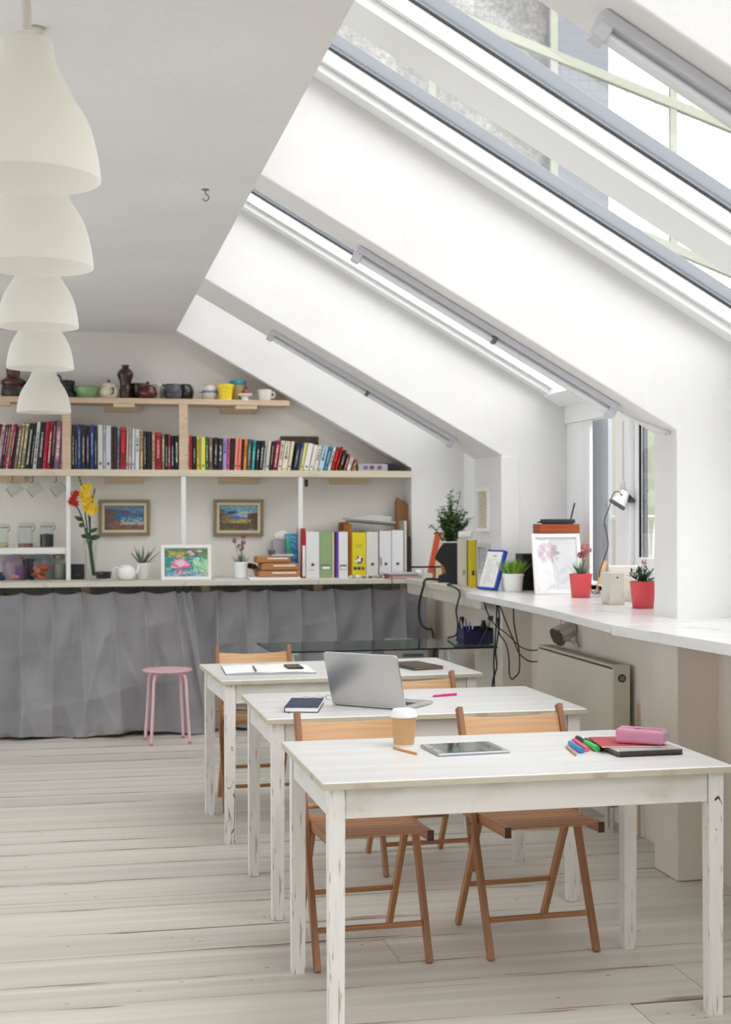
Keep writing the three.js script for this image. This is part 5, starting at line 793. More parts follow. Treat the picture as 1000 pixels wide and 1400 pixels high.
// ------------------------------------------------------------ side shelf in the far bay
const SS = 1.03, LD = 1.046;
const on = (px, py, y) => at(px, py, 'y', y);
{
  let p = on(588, 783, SS);
  let t = thing('leaning_folder', 'orange and cream folder leaning on the wall behind the printer', 'folder', V(2.37, SS + 0.032, -9.19)); t.rotation.set(0, -0.35, -0.20);
  mesh('cover', box(0.19, 0.29, 0.006, 0.06, 0, 0, 0.001), std(0xe9d9bc, 0.6), t); mesh('orange_spine', box(0.04, 0.285, 0.002, -0.012, 0.002, 0.004), std(0xd9603c, 0.5), t); mesh('white_edge', box(0.018, 0.288, 0.002, -0.048, 0.001, 0.004), M.paper, t);
  // bushy basil
  p = V(2.42, SS, -8.90); t = thing('potted_basil', 'bushy green potted basil behind the printer', 'plant', p);
  mesh('pot', lathe([[0, 0.001], [0.05, 0.001], [0.075, 0.2], [0.07, 0.2], [0, 0.19]], 30), std(0xb06a4a, 0.8), t);
  const r = rng(71), stems = [], lv = [[], [], []];
  for (let k = 0; k < 44; k++) {
    const a = r() * 6.283, sp = 0.03 + r() * 0.12, h = 0.16 + r() * 0.13 + (k % 9 === 0 ? 0.12 : 0), tip = V(Math.cos(a) * sp, 0.19 + h, Math.sin(a) * sp * 0.8), c = new THREE.CatmullRomCurve3([V(Math.cos(a) * 0.02, 0.18, Math.sin(a) * 0.02), V(tip.x * 0.5, 0.18 + h * 0.6, tip.z * 0.5), tip]);
    stems.push(new THREE.TubeGeometry(c, 8, 0.0022, 4));
    for (let q = 0; q < 20; q++) { const u = 0.3 + 0.7 * q / 19, b = c.getPoint(u), an = r() * 6.283, e = r() * 0.9 - 0.2; lv[(r() * 3) | 0].push(leafBlade(b, V(Math.cos(an) * Math.cos(e), Math.sin(e), Math.sin(an) * Math.cos(e)), 0.026 + r() * 0.024, 0.032, 0.008, 3)); }
  }
  mesh('stems', stems, leafMat(0x4c5a2c, 0.05), t); lv.forEach((l, k) => { const m = mesh('foliage', l, leafMat([0x5a8438, 0x7ea258, 0x426632][k], 0.35), t); m.userData.kind = 'stuff'; });
  // receipt printer
  p = on(614, 796, SS); t = thing('desk_printer', 'black desk printer with a slanted display on the side shelf', 'printer', V(2.37, SS, p.z), -0.25);
  const H = 0.25; mesh('body', plate([[-0.10, 0], [0.11, 0], [0.11, H], [-0.06, H], [-0.12, H - 0.1], [-0.06, H - 0.15], [-0.05, 0.06], [-0.10, 0.04]], 0.16, 0.006), M.black, t);
  const disp = mesh('display', box(0.008, 0.10, 0.12, 0, -0.05, 0, 0.002).rotateZ(-0.54).translate(-0.094, H - 0.048, 0), M.blackGloss, t); mesh('screen_print', box(0.001, 0.04, 0.06, 0, -0.02, 0).rotateZ(-0.54).translate(-0.0985, H - 0.045, 0.01), std(0x2c4a44, 0.3), disp);
  mesh('paper_slot', box(0.06, 0.004, 0.13, 0.02, H, 0), std(0x2c2c30, 0.5), t); mesh('side_label', box(0.014, 0.04, 0.001, 0.06, 0.1, 0.0805), std(0x2f57b8, 0.5), t); mesh('side_label', box(0.01, 0.02, 0.001, 0.075, 0.06, 0.0805), std(0xd8c83a, 0.5), t);
  solo('paper_sheet', box(0.14, 0.003, 0.12, 0, 0, 0).translate(2.36, SS + H + 0.005, p.z - 0.005), M.paper, 'white paper sheet lying on the black printer', 'paper');
  // binders beside the post
  const bd = (label, x, d, col, w, h, top) => { const o = thing('binder', label, 'binder', V(x, SS, -d), -0.12), hh = h; mesh('cover', [box(w, hh, 0.004, 0, 0, 0.0, 0.001), box(0.003, hh, 0.15, -w / 2, 0, -0.075), box(0.003, hh, 0.15, w / 2, 0, -0.075)], std(col, 0.5), o); mesh('papers', box(w - 0.01, hh - 0.02, 0.14, 0, 0.005, -0.075), M.paper, o); mesh('label', box(w * 0.5, 0.03, 0.001, 0, 0.07, 0.003), top, o); };
  bd('white file standing between the printer and the yellow file', 2.285, 8.09, 0xdedad0, 0.032, 0.285, std(0xa8a49c, 0.6)); bd('yellow file standing against the post', 2.316, 8.0, 0xdcc524, 0.034, 0.28, std(0x4a4630, 0.6));
  solo('paper_roll', rod(V(2.27, SS + 0.31, -8.14), V(2.335, SS + 0.31, -8.09), 0.022, 18), M.paper, 'white paper roll lying on the two upright files', 'paper roll');
  solo('glass_jar', lathe([[0, 0.001], [0.03, 0.001], [0.032, 0.06], [0.029, 0.06]], 24).translate(2.27, SS, -9.15), thinGlass, 'small empty glass jar at the shelf corner', 'jar');
  solo('wooden_block', box(0.02, 0.075, 0.02, 2.36, SS, -9.09, 0.002), std(0xc46a34, 0.6), 'orange wooden block carrying the black ruler', 'block');
  solo('ruler', box(0.22, 0.012, 0.01, 2.30, SS + 0.0755, -9.09, 0.002), M.black, 'black ruler lying on the orange block', 'ruler');
  // frames on the post
  const art = (seed, cols) => print(128, 256, (g, W, Hh) => { g.fillStyle = cols[0]; g.fillRect(0, 0, W, Hh); brushy(g, W, Hh, seed, [[6, 6, 122, 250, 120, cols, 8, 0.05]]); });
  [[664, 667, 727, 'white frame with a faded beige print hanging on the post', ['#cfc6ae', '#c4b99c', '#d8d0bc', '#b4ab90'], 0.24], [664, 743, 784, 'small grey framed print hanging lower on the post', ['#b9b6be', '#cac6cc', '#a8a4b0', '#d4d0d2'], 0.22]].forEach(([px, y0, y1, label, cols, w], k) => {
    const a = at(px, y0, 'x', PX), b = at(px, y1, 'x', PX), f = thing('framed_picture', label, 'picture', V(PX - 0.012, b.y, (a.z + b.z) / 2), -Math.PI / 2);
    frame(f, w, a.y - b.y, 0.022, 0.022, k ? std(0xc9c7c2, 0.5) : M.white, std(0xffffff, 0.5, { map: art(81 + k, cols) }));
  });
}
// ------------------------------------------------------------ window ledge
function redPot(label, px, py, s, withFlower, seed) {
  const p = on(px, py, LD), t = thing('red_flowerpot', label, 'plant', V(p.x, LD, p.z)), rm = phys(0xdb4a50, 0.4, { clearcoat: 0.2 });
  const h = 0.088 * s, r0 = 0.034 * s, r1 = 0.0425 * s, k = (y) => r0 + (r1 - r0) * y / h;
  mesh('pot', lathe([[0, 0.001], [r0, 0.001], [k(h * 0.52), h * 0.52], [k(h * 0.52) + 0.001, h * 0.53], [k(h * 0.56) + 0.001, h * 0.56], [k(h * 0.57), h * 0.57], [k(h * 0.67), h * 0.67], [k(h * 0.67) + 0.001, h * 0.68], [k(h * 0.7), h * 0.71], [r1, h - 0.004], [r1 + 0.0015, h - 0.002], [r1, h], [r1 - 0.004, h], [r1 - 0.006, h - 0.015], [0, h - 0.015]], 40), rm, t);
  mesh('soil', rod(V(0, h - 0.018, 0), V(0, h - 0.012, 0), r1 - 0.005, 22), std(0x3d3128, 0.95), t);
  const r = rng(seed), ls = [[], []];
  if (withFlower) {
    for (let q = 0; q < 60; q++) { const a = r() * 6.283, e = 0.65 + r() * 0.8, rr = r() * 0.02; ls[q % 2].push(leafBlade(V(rr * Math.cos(a), h - 0.014, rr * Math.sin(a)), V(Math.cos(a) * Math.cos(e), Math.sin(e), Math.sin(a) * Math.cos(e)), 0.05 + r() * 0.06, 0.006, 0.004, 3)); }
    [[793, 759, 0.012], [800, 748, 0.018], [798, 757, 0.014], [805, 752, 0.014]].forEach(([x, y, rr], q) => {
      const c = at(x, y, 'd', -p.z).sub(V(p.x, LD, p.z)); mesh('stem', tube([V(0, h, 0), V(c.x * 0.5, (h + c.y) / 2, 0), c], 0.0017, 12, 5), leafMat(0x5c7a52, 0.1), t);
      const gs = []; for (let n = 0; n < 26; n++) { const u = r() * 6.283, v = r() * 2 - 1, w = Math.sqrt(1 - v * v); gs.push(new THREE.SphereGeometry(rr * 0.34, 5, 4).translate(c.x + rr * w * Math.cos(u), c.y + rr * v, c.z + rr * w * Math.sin(u))); }
      mesh('flower_head', gs, leafMat([0xb2475e, 0xd98a98, 0xb8525e, 0xdc96a2][q], 0.2), t);
    });
  } else {
    for (let q = 0; q < 26; q++) { const a = r() * 6.283, e = 0.25 + r() * 1.1, st = V(Math.cos(a) * Math.cos(e), Math.sin(e), Math.sin(a) * Math.cos(e)), L = 0.05 + r() * 0.03; for (let n = 0; n < 9; n++) { const b = V(0, h - 0.014, 0).addScaledVector(st, L * (0.25 + n / 11)), an = r() * 6.283, ee = r() * 1.2 - 0.2; ls[n % 2].push(leafBlade(b, V(Math.cos(an) * Math.cos(ee), Math.sin(ee), Math.sin(an) * Math.cos(ee)).lerp(st, 0.3).normalize(), 0.02 + r() * 0.012, 0.011, 0.003, 3)); } }
    const c = V(0.012, h + 0.085, -0.01), gs = []; for (let n = 0; n < 22; n++) { const u = r() * 6.283, v = r() * 2 - 1, w = Math.sqrt(1 - v * v); gs.push(new THREE.SphereGeometry(0.004, 5, 4).translate(c.x + 0.011 * w * Math.cos(u), c.y + 0.011 * v, c.z + 0.011 * w * Math.sin(u))); } mesh('flower_head', gs, leafMat(0xe6c4c6, 0.3), t);
    mesh('stem', rod(V(0.0, h, 0), V(0.012, h + 0.08, -0.01), 0.0016, 5), leafMat(0x5c7a52, 0.1), t);
  }
  ls.forEach((l, k2) => { const m = mesh('foliage', l, leafMat(withFlower ? [0x8a9a84, 0x68806a][k2] : [0x4c7250, 0x2f5236][k2], 0.2), t); m.userData.kind = 'stuff'; });
}
redPot('coral red pot with lavender-like leaves and pink flower heads', 794.5, 817, 1.36, true, 31);
redPot('coral red pot with dark green leaves and one pale flower', 879.5, 831.5, 1.36, false, 33);
{
  // clipboard with a price list leaning on the post
  const a = on(654, 806, LD), b = on(677, 808, LD), w = a.distanceTo(b), t = thing('menu_holder', 'blue clipboard stand with a printed white sheet beside the grass pot', 'clipboard', a.clone().add(b).multiplyScalar(0.5).setY(LD + 0.004), Math.atan2(-(b.z - a.z), b.x - a.x)); t.rotation.order = 'YXZ'; t.rotation.x = -0.3;
  const doc = print(256, 420, (g, W, H) => { g.fillStyle = '#f3f2ef'; g.fillRect(0, 0, W, H); g.fillStyle = '#d99a96'; g.fillRect(110, 40, 60, 22); g.fillStyle = '#b9b9bc'; const r = rng(4); for (let y = 90; y < 390; y += 15) { g.fillRect(40, y, 70 + r() * 100, 4); if (r() > 0.4) g.fillRect(190, y, 26, 4); } g.strokeStyle = '#c8c8ca'; g.strokeRect(34, 150, 186, 180); });
  const blue = std(0x2450b4, 0.45), h = 0.225;
  mesh('board', box(w, h, 0.008, 0, 0, -0.006, 0.002), blue, t); mesh('side_edge', box(0.018, h, 0.018, w / 2 - 0.004, 0, -0.008, 0.002), blue, t); mesh('bottom_lip', box(w, 0.012, 0.022, 0, 0, 0, 0.002), blue, t);
  const g = new THREE.BoxGeometry(w - 0.02, h - 0.02, 0.002).translate(-0.006, h / 2 + 0.002, 0.0); mesh('sheet', g, std(0xffffff, 0.7, { map: doc }), t); mesh('top_edge', box(w, 0.006, 0.012, 0, h - 0.004, -0.002, 0.002), blue, t);
  // grass pot
  const p = on(702, 809, LD), gpt = thing('grass_pot', 'white pot of bright green artificial grass on the ledge', 'plant', V(p.x, LD, p.z));
  const H = 0.098, r1 = 0.058; mesh('pot', lathe([[0, 0.001], [0.047, 0.001], [r1 - 0.002, H - 0.016], [r1 + 0.001, H - 0.014], [r1 + 0.001, H], [r1 - 0.004, H], [0, H - 0.012]], 44), M.whiteGloss, gpt);
  const r = rng(51), bl = [[], [], []]; for (let k = 0; k < 330; k++) { const an = r() * 6.283, rr = Math.sqrt(r()) * 0.044, e = 1.15 + r() * 0.4 - rr * 9, dir = V(Math.cos(an) * Math.cos(e), Math.sin(e), Math.sin(an) * Math.cos(e)); bl[k % 3].push(leafBlade(V(rr * Math.cos(an), H - 0.014, rr * Math.sin(an)), dir, 0.07 + r() * 0.045, 0.005, 0.006, 3)); }
  bl.forEach((l, k) => { mesh('grass', l, leafMat([0x7fae2e, 0x5c9022, 0xa2c848][k], 0.3), gpt).userData.kind = 'stuff'; });
  // black speaker
  const q = V(2.50, 0, -7.36), sp = thing('loudspeaker', 'black loudspeaker box behind the white framed print', 'speaker', V(at(724, 780, 'd', 7.33).x, LD, -7.36)); mesh('cabinet', box(0.10, at(724, 757, 'd', 7.33).y - LD, 0.13, 0, 0, 0, 0.005), M.black, sp); mesh('knob', rod(V(0.038, 0.02, 0.066), V(0.038, 0.02, 0.075), 0.012, 16), M.blackGloss, sp); mesh('cable', tube([V(0.03, 0.2, 0.066), V(0.01, 0.16, 0.09), V(-0.02, 0.09, 0.075), V(-0.03, 0.04, 0.068)], 0.002, 20, 5), M.cable, sp); void q;
  // framed botanical print
  const rose = print(512, 640, (gg, W, Hh) => { gg.fillStyle = '#ebebec'; gg.fillRect(0, 0, W, Hh); const rr = rng(14);
    gg.fillStyle = '#cfcdd6'; for (let y = 20; y < Hh - 20; y += 22) gg.fillRect(20 + rr() * 30, y, W - 70 - rr() * 60, 3 + rr() * 3);
    for (let k = 0; k < 60; k++) { const an = rr() * 6.28, q2 = Math.sqrt(rr()) * 130; gg.globalAlpha = 0.35; gg.fillStyle = ['#c9aab4', '#b890a0', '#d8c4cc', '#a898a8'][k % 4]; gg.beginPath(); gg.ellipse(150 + q2 * Math.cos(an), 190 + q2 * 0.85 * Math.sin(an), 34, 22, an, 0, 7); gg.fill(); }
    gg.strokeStyle = '#c3bcc6'; gg.lineWidth = 14; gg.beginPath(); gg.moveTo(220, 300); gg.quadraticCurveTo(290, 420, 240, Hh); gg.stroke(); for (const [x, y, s] of [[150, 430, 1], [330, 400, -1], [340, 520, -1], [160, 560, 1]]) { gg.fillStyle = '#c9ccd4'; gg.beginPath(); gg.ellipse(x, y, 70, 30, s * 0.6, 0, 7); gg.fill(); }
    for (let k = 0; k < 26; k++) { gg.fillStyle = k % 2 ? '#d4d2dc' : '#cbd2d8'; gg.fillRect(260 + rr() * 200, 60 + rr() * 320, 40 + rr() * 90, 6); } gg.globalAlpha = 1; });
  const fa = on(733, 813, LD), fb = on(797, 811.5, LD); const fw = thing('framed_print', 'white framed pale rose print leaning on the wooden box', 'picture', V((fa.x + fb.x) / 2, LD, (fa.z + fb.z) / 2), 0.0);
  const ww = fb.x - fa.x, top = at(766, 730, 'd', -fw.position.z + 0.06).y - LD; fw.rotation.order = 'YXZ'; fw.rotation.y = 0.08; fw.rotation.x = -0.17; frame(fw, ww, top / Math.cos(0.17), 0.02, 0.018, M.white, std(0xffffff, 0.35, { map: rose })); mesh('glazing', new THREE.PlaneGeometry(ww - 0.04, top - 0.04).translate(0, top / 2, 0.003), M.glass, fw);
  // wooden box and router
  const bd = -fw.position.z + 0.16, bx0 = at(739, 720, 'd', bd).x, bx1 = at(793, 720, 'd', bd).x, by = at(766, 716.5, 'd', bd).y; const wb = thing('wooden_box', 'reddish wooden box behind the white framed print', 'box', V((bx0 + bx1) / 2, LD, -bd - 0.06)); mesh('body', box(bx1 - bx0, by - LD - 0.052, 0.11, 0, 0, 0, 0.003), M.redwood, wb); mesh('lid', box(bx1 - bx0 + 0.004, 0.05, 0.115, 0, by - LD - 0.05, 0, 0.003), M.redwood, wb);
  const ro = thing('wifi_router', 'black internet router with an upright antenna on the wooden box', 'router', V(at(767, 716, 'd', bd).x, by, -bd - 0.05)); const rw = at(787.5, 713, 'd', bd).x - at(747, 713, 'd', bd).x; mesh('body', box(rw, 0.024, 0.10, 0, 0.003, 0, 0.006), std(0x23282e, 0.4), ro); mesh('foot_strip', box(rw - 0.02, 0.003, 0.08, 0, 0, 0), M.black, ro); mesh('antenna', bar(V(rw / 2 - 0.004, 0.012, -0.02), V(rw / 2 + 0.022, 0.115, -0.02), 0.007, 0.009, 0.003), M.black, ro); mesh('plug', rod(V(-rw / 2 - 0.02, 0.008, -0.03), V(-rw / 2, 0.012, -0.03), 0.004, 8), M.black, ro);
  // white painted box, board behind it, stick
  const wa = on(825.5, 826, LD), we = on(866, 829, LD), wdt = we.x - wa.x; const wbx = thing('white_box', 'rough white painted wooden box behind the second red pot', 'box', V((wa.x + we.x) / 2, LD, (wa.z + we.z) / 2 - 0.06), -0.02); const bh = at(845, 782, 'd', -wa.z).y - LD; mesh('body', box(wdt, bh, 0.11, 0, 0, 0, 0.003), M.oldWhite, wbx); mesh('screw', rod(V(0.0, bh - 0.022, 0.054), V(0, bh - 0.022, 0.057), 0.004, 10), M.metalDark, wbx);
  const wbd = thing('white_board', 'white painted board leaning behind the rough white box', 'board', V(2.56, LD, wa.z - 0.16), 0.1); wbd.rotation.x = -0.1; mesh('panel', box(0.15, 0.165, 0.016, 0, 0, 0, 0.002), M.oldWhite, wbd); mesh('rope_edge', rod(V(-0.075, 0.168, 0), V(0.075, 0.168, 0), 0.005, 8), std(0xe6e2d8, 0.8), wbd);
  const k0 = on(818, 813, LD); solo('paint_stick', bar(V(k0.x, LD + 0.008, k0.z), V(k0.x + 0.075, LD + 0.17, k0.z - 0.10), 0.028, 0.008, 0.002), std(0xffffff, 0.6, { map: woodTex(321, [176, 128, 92], [214, 170, 130], 0) }), 'bare wooden stick leaning beside the rough white box', 'stick');
  // clip lamp on the window mullion with its cable
  const lc = at(848, 684, 'x', WX - 0.07), cl = thing('clip_lamp', 'white clip-on lamp head fixed to the window mullion', 'lamp', lc); cl.rotation.z = 0.0;
  mesh('shade', lathe(smooth([[0.012, 0.055], [0.02, 0.05], [0.03, 0.02], [0.042, -0.03]], 16), 28).rotateZ(-0.55).rotateX(0.2), phys(0xf4f4f2, 0.35, { side: THREE.DoubleSide }), cl);
  mesh('rim', lathe([[0.0, -0.034], [0.042, -0.034], [0.045, -0.030], [0.045, -0.018], [0.041, -0.016]], 28).rotateZ(-0.55).rotateX(0.2), std(0x55585c, 0.4), cl);
  mesh('clip', [rod(V(0.02, 0.05, 0), V(0.065, 0.005, 0), 0.008, 8), box(0.03, 0.02, 0.03, 0.06, -0.012, 0, 0.004)], std(0x3c3e42, 0.4), cl);
  const L = (px, py) => at(px, py, 'x', WX - 0.075);
  solo('lamp_cable', tube([L(851, 677), L(845, 672), L(839, 675), L(833, 695), L(827, 712), L(830, 730), L(832, 745), L(826, 765), L(821, 780), L(819.5, 789)], 0.0028, 80, 6), M.cable, 'thin black cable curving down from the clip lamp', 'cable');
  const sw = at(853, 668, 'x', WX - 0.02); solo('wall_switch', [box(0.012, 0.075, 0.045, sw.x - 0.005, sw.y - 0.04, sw.z, 0.004), box(0.006, 0.03, 0.02, sw.x - 0.012, sw.y - 0.018, sw.z, 0.002)], std(0xe4e0d2, 0.4), 'cream light switch on the window mullion', 'switch');
  const ws = at(853, 690, 'x', WX - 0.02); solo('surface_wire', tube([V(ws.x - 0.003, 1.93, sw.z), V(ws.x - 0.003, 1.80, sw.z), V(ws.x - 0.003, sw.y + 0.04, sw.z)], 0.0035, 12, 6), std(0xe0dccd, 0.5), 'cream surface wire running down to the light switch', 'wire');
  const ww2 = at(808, 790, 'x', 2.61); solo('reading_glasses', [new THREE.TorusGeometry(0.022, 0.0016, 6, 28).translate(-0.026, 0.026, 0), new THREE.TorusGeometry(0.022, 0.0016, 6, 28).translate(0.026, 0.026, 0), rod(V(-0.004, 0.03, 0), V(0.004, 0.03, 0), 0.0016, 6), rod(V(-0.048, 0.03, 0), V(-0.05, 0.008, -0.09), 0.0016, 6), rod(V(0.048, 0.03, 0), V(0.05, 0.008, -0.09), 0.0016, 6)].map((g2) => g2.translate(ww2.x, LD + 0.001, ww2.z)), std(0x3a3f48, 0.4), 'thin dark wire glasses standing behind the first red pot', 'glasses');
  // wire along the underside of the pillar frame, by the window head
  const wr = (px, py, dd) => at(px, py, 'd', dd); solo('ceiling_wire', tube([V(2.16, under(2.16) - 0.012, -5.33), V(2.22, under(2.22) - 0.010, -5.32), V(2.30, under(2.30) - 0.008, -5.26), V(2.332, under(2.332) - 0.012, -5.22), V(2.334, 1.785, -5.28)], 0.0028, 30, 5), std(0xd0cec8, 0.5), 'pale wire looping from the fluorescent fitting to the pillar', 'wire'); void wr;
}
// ------------------------------------------------------------ cables under the ledge, organiser on the glass table
{
  const C = (name, label, r, pts) => solo(name, tube(pts, r, 90, 6), M.cable, label, 'cable');
  const K = (px, py, d) => at(px, py, 'd', d);
  const z = 7.20;
  C('power_cable', 'black cable dropping straight from the ledge behind the glass table edge', 0.0045, [K(680, 826, z), K(679, 850, z), K(677, 880, z), K(675.5, 905, z), K(676, 925, z), V(K(675, 945, z).x, 0.006, -z)]);
  C('power_cable', 'thick twisted black cable beside the organiser', 0.0045, [K(682, 827, z + 0.05), K(683, 850, z + 0.05), K(681, 870, z + 0.05), K(678, 890, z + 0.05), K(679.5, 912, z + 0.05), K(674, 932, z + 0.05), V(K(672, 945, z).x, 0.006, -z - 0.05)]);
  C('power_cable', 'black cable hanging in a deep loop under the ledge', 0.004, [K(702.5, 831, 7.3), K(703, 850, 7.3), K(706, 868, 7.3), K(710, 890, 7.3), K(709.5, 920, 7.3), K(704, 926, 7.3), K(700, 929, 7.3), K(697, 922, 7.3), K(696, 900, 7.3), K(692, 880, 7.3), K(683, 866, 7.3), K(681, 845, 7.25)]);
  C('power_cable', 'black cable crossing slantwise to behind the radiator', 0.004, [K(684, 828, 7.36), K(694, 855, 7.38), K(703, 876, 7.38), K(711, 894, 7.38), K(722, 903, 7.36), K(742, 904, 7.2)]);
  C('power_cable', 'thin black cable sweeping from the adapter to the radiator top', 0.0035, [K(661, 820, 7.22), K(667, 838, 7.22), K(676, 853, 7.25), K(695, 868, 7.3), K(712, 884, 7.3), K(726, 889, 7.25), K(740, 888, 7.2), K(747, 885, 7.14)]);
  const ad = K(671, 845, 7.22); solo('power_adapter', [box(0.026, 0.024, 0.02, ad.x, ad.y - 0.012, ad.z, 0.003), rod(V(ad.x + 0.01, ad.y, ad.z), V(ad.x + 0.014, 0.723, ad.z - 0.29), 0.0025, 6)], std(0x3a3c40, 0.5), 'small dark plug adapter hanging on a cable', 'adapter');
  C('power_cable', 'thick black cable looping down from the side shelf to the curtain', 0.008, [V(2.30, SS + 0.012, -8.75), V(2.22, SS + 0.014, -8.76), at(579, 803, 'x', 2.178), at(573, 830, 'x', 2.172), at(575, 850, 'x', 2.172), at(584, 860, 'x', 2.176), at(591, 862, 'x', 2.18), at(594, 890, 'x', 2.18), V(2.18, 0.008, -8.92)]);
  C('power_cable', 'black cable with a knot hanging from the printer', 0.0055, [V(2.30, SS + 0.01, -8.25), V(2.215, SS + 0.01, -8.2), at(629, 812, 'x', 2.18), at(624, 835, 'x', 2.172), at(626, 850, 'x', 2.175), at(625, 866, 'x', 2.175), V(2.16, 0.73, -8.0)]);
  // purple desk organiser
  const gy = 0.722, p = on(655, 881, gy), t = thing('desk_organiser', 'translucent purple desk organiser full of pens on the glass table', 'organiser', V(p.x, gy, p.z - 0.07), 0.03);
  const pm = phys(0x3a3076, 0.15, { transmission: 0.6, thickness: 0, side: THREE.DoubleSide }), w = 0.175;
  mesh('tray_wall', [box(w, 0.075, 0.004, 0, 0, 0.06, 0.001), box(w, 0.095, 0.004, 0, 0, -0.06, 0.001), box(0.004, 0.09, 0.12, -w / 2, 0, 0, 0.001), box(0.004, 0.09, 0.12, w / 2, 0, 0, 0.001), box(0.004, 0.08, 0.12, -0.02, 0, 0, 0.001), box(w, 0.004, 0.12, 0, 0, 0, 0.001), box(w / 2, 0.07, 0.004, 0.04, 0, 0.0, 0.001)], pm, t);
  const pens = [[-0.05, 0.02, 0x2f55a8, 0.13, 0.1], [-0.035, -0.01, 0xe8e6e0, 0.16, -0.25], [-0.06, -0.02, 0x25252a, 0.12, 0.2], [-0.045, 0.0, 0x7a7ab8, 0.11, -0.1], [-0.07, 0.01, 0xb9b9c4, 0.12, 0.15]];
  const pn = ['blue pen', 'white scissors handle pen', 'black pen', 'lilac pen', 'silver pen'];
  pens.forEach(([x, zz, c, l, tl], k) => solo('pen', [rod(V(0, 0, 0), V(0, l, 0), 0.004, 8), rod(V(0, l, 0), V(0, l + 0.012, 0), 0.004, 8, 0.0015)].map((g) => g.rotateZ(tl).translate(p.x + x, gy + 0.006, p.z - 0.07 + zz)), std(c, 0.4), pn[k] + ' standing in the purple organiser', 'pen'));
  solo('glue_bottle', [rod(V(0.055, 0.006, -0.02), V(0.055, 0.11, -0.02), 0.016, 16), rod(V(0.055, 0.11, -0.02), V(0.055, 0.13, -0.02), 0.012, 16)].map((g) => g.translate(p.x, gy, p.z - 0.07)), M.black, 'black bottle standing in the purple organiser', 'bottle'); solo('black_pad', box(0.06, 0.035, 0.05, p.x + 0.03, gy + 0.046, p.z - 0.10, 0.003), M.black, 'black block lying in the purple organiser', 'block');
  const hs = on(628, 879, gy); solo('handset', bar(V(hs.x, gy + 0.004, hs.z - 0.02), V(hs.x + 0.028, gy + 0.15, hs.z - 0.03), 0.03, 0.022, 0.008), M.black, 'black telephone handset standing upright beside the organiser', 'handset');
  // grey computer under the side shelf
  const pc = thing('grey_computer', 'grey computer case on the floor under the side shelf', 'computer', V(2.05, 0, -8.62)); mesh('case', box(0.19, 0.42, 0.4, 0, 0.24, 0, 0.006), std(0x9a9a98, 0.5), pc); mesh('stand', box(0.17, 0.24, 0.36, 0, 0, 0, 0.004), std(0x6f6f6e, 0.6), pc); mesh('drive_slot', box(0.13, 0.02, 0.003, 0, 0.58, 0.2005), std(0x55565a, 0.5), pc); mesh('drive_slot', box(0.13, 0.02, 0.003, 0, 0.54, 0.2005), std(0x55565a, 0.5), pc);
  // cloth-wrapped spotlight on the radiator
  const sp = thing('work_lamp', 'dusty wrapped spotlight hanging by a cord above the radiator', 'lamp', V(2.44, 0.79, -6.78)); const lm = std(0xcfccc4, 0.9), dk = std(0x4a4036, 0.8);
  const head = new THREE.CylinderGeometry(0.04, 0.052, 0.09, 18, 6, true); { const q = head.attributes.position, rr = rng(17), ch = {}; for (let i = 0; i < q.count; i++) { const kk = [0, 1, 2].map((a) => q.getComponent(i, a).toFixed(3)).join(); const s = ch[kk] ??= 0.86 + rr() * 0.28; q.setX(i, q.getX(i) * s); q.setZ(i, q.getZ(i) * s); } head.computeVertexNormals(); }
  head.rotateZ(-1.15).rotateY(0.35); lm.side = THREE.DoubleSide; mesh('wrapped_shell', head.translate(0, 0.062, 0), lm, sp); mesh('lens', new THREE.CylinderGeometry(0.048, 0.048, 0.01, 20).translate(0, -0.038, 0).rotateZ(-1.15).rotateY(0.35).translate(0, 0.062, 0), dk, sp); mesh('back_cap', new THREE.SphereGeometry(0.041, 18, 10, 0, 6.3, 0, 1.57).translate(0, 0.044, 0).rotateZ(-1.15).rotateY(0.35).translate(0, 0.062, 0), lm, sp); mesh('hanging_cord', [tube([V(-0.012, 0.1, 0), V(-0.01, 0.16, 0), V(0.0, 0.215, 0), V(0.012, 0.16, 0), V(0.012, 0.1, 0)], 0.003, 30, 5)], std(0xcfc7b6, 0.8), sp); mesh('bracket', tube([V(0.03, 0.03, 0.01), V(0.05, 0.012, 0.05), V(0.055, 0.006, 0.08)], 0.006, 16, 6), lm, sp);
}
// ------------------------------------------------------------ things on the tables
const TB = 0.7305;
function flat4(name, label, cat, bl, br, fr, fl, y, h, build) {     // four photographed corners on the table
  const c = [bl, br, fr, fl].map(([x, yy]) => on(x, yy, y)), mid = c.reduce((s, v) => s.add(v), V(0, 0, 0)).multiplyScalar(0.25);
  const u = c[1].clone().add(c[2]).sub(c[0]).sub(c[3]).multiplyScalar(0.5), v = c[2].clone().add(c[3]).sub(c[0]).sub(c[1]).multiplyScalar(0.5);
  const t = thing(name, label, cat, V(mid.x, y, mid.z), Math.atan2(-u.z, u.x)); build(t, u.length(), v.length(), h); return t;
}
function pencil(name, label, cat, a, b, y, r, col, tip, extra) {
  const p = on(...a, y), q = on(...b, y); p.y = q.y = y + r; const dir = q.clone().sub(p).normalize(), L = p.distanceTo(q), t = thing(name, label, cat, p); const l = (k) => V(dir.x * k, 0, dir.z * k);
  mesh('barrel', rod(l(0), l(L * 0.9), r, extra?.seg ?? 6), std(col, 0.4), t); mesh('tip', rod(l(L * 0.9), l(L), r, 8, 0.0008), std(tip, 0.5), t); if (extra?.cap) mesh('cap', rod(l(-0.001), l(L * extra.cap), r * 1.12, 14), std(extra.capCol, 0.4), t); return t;
}
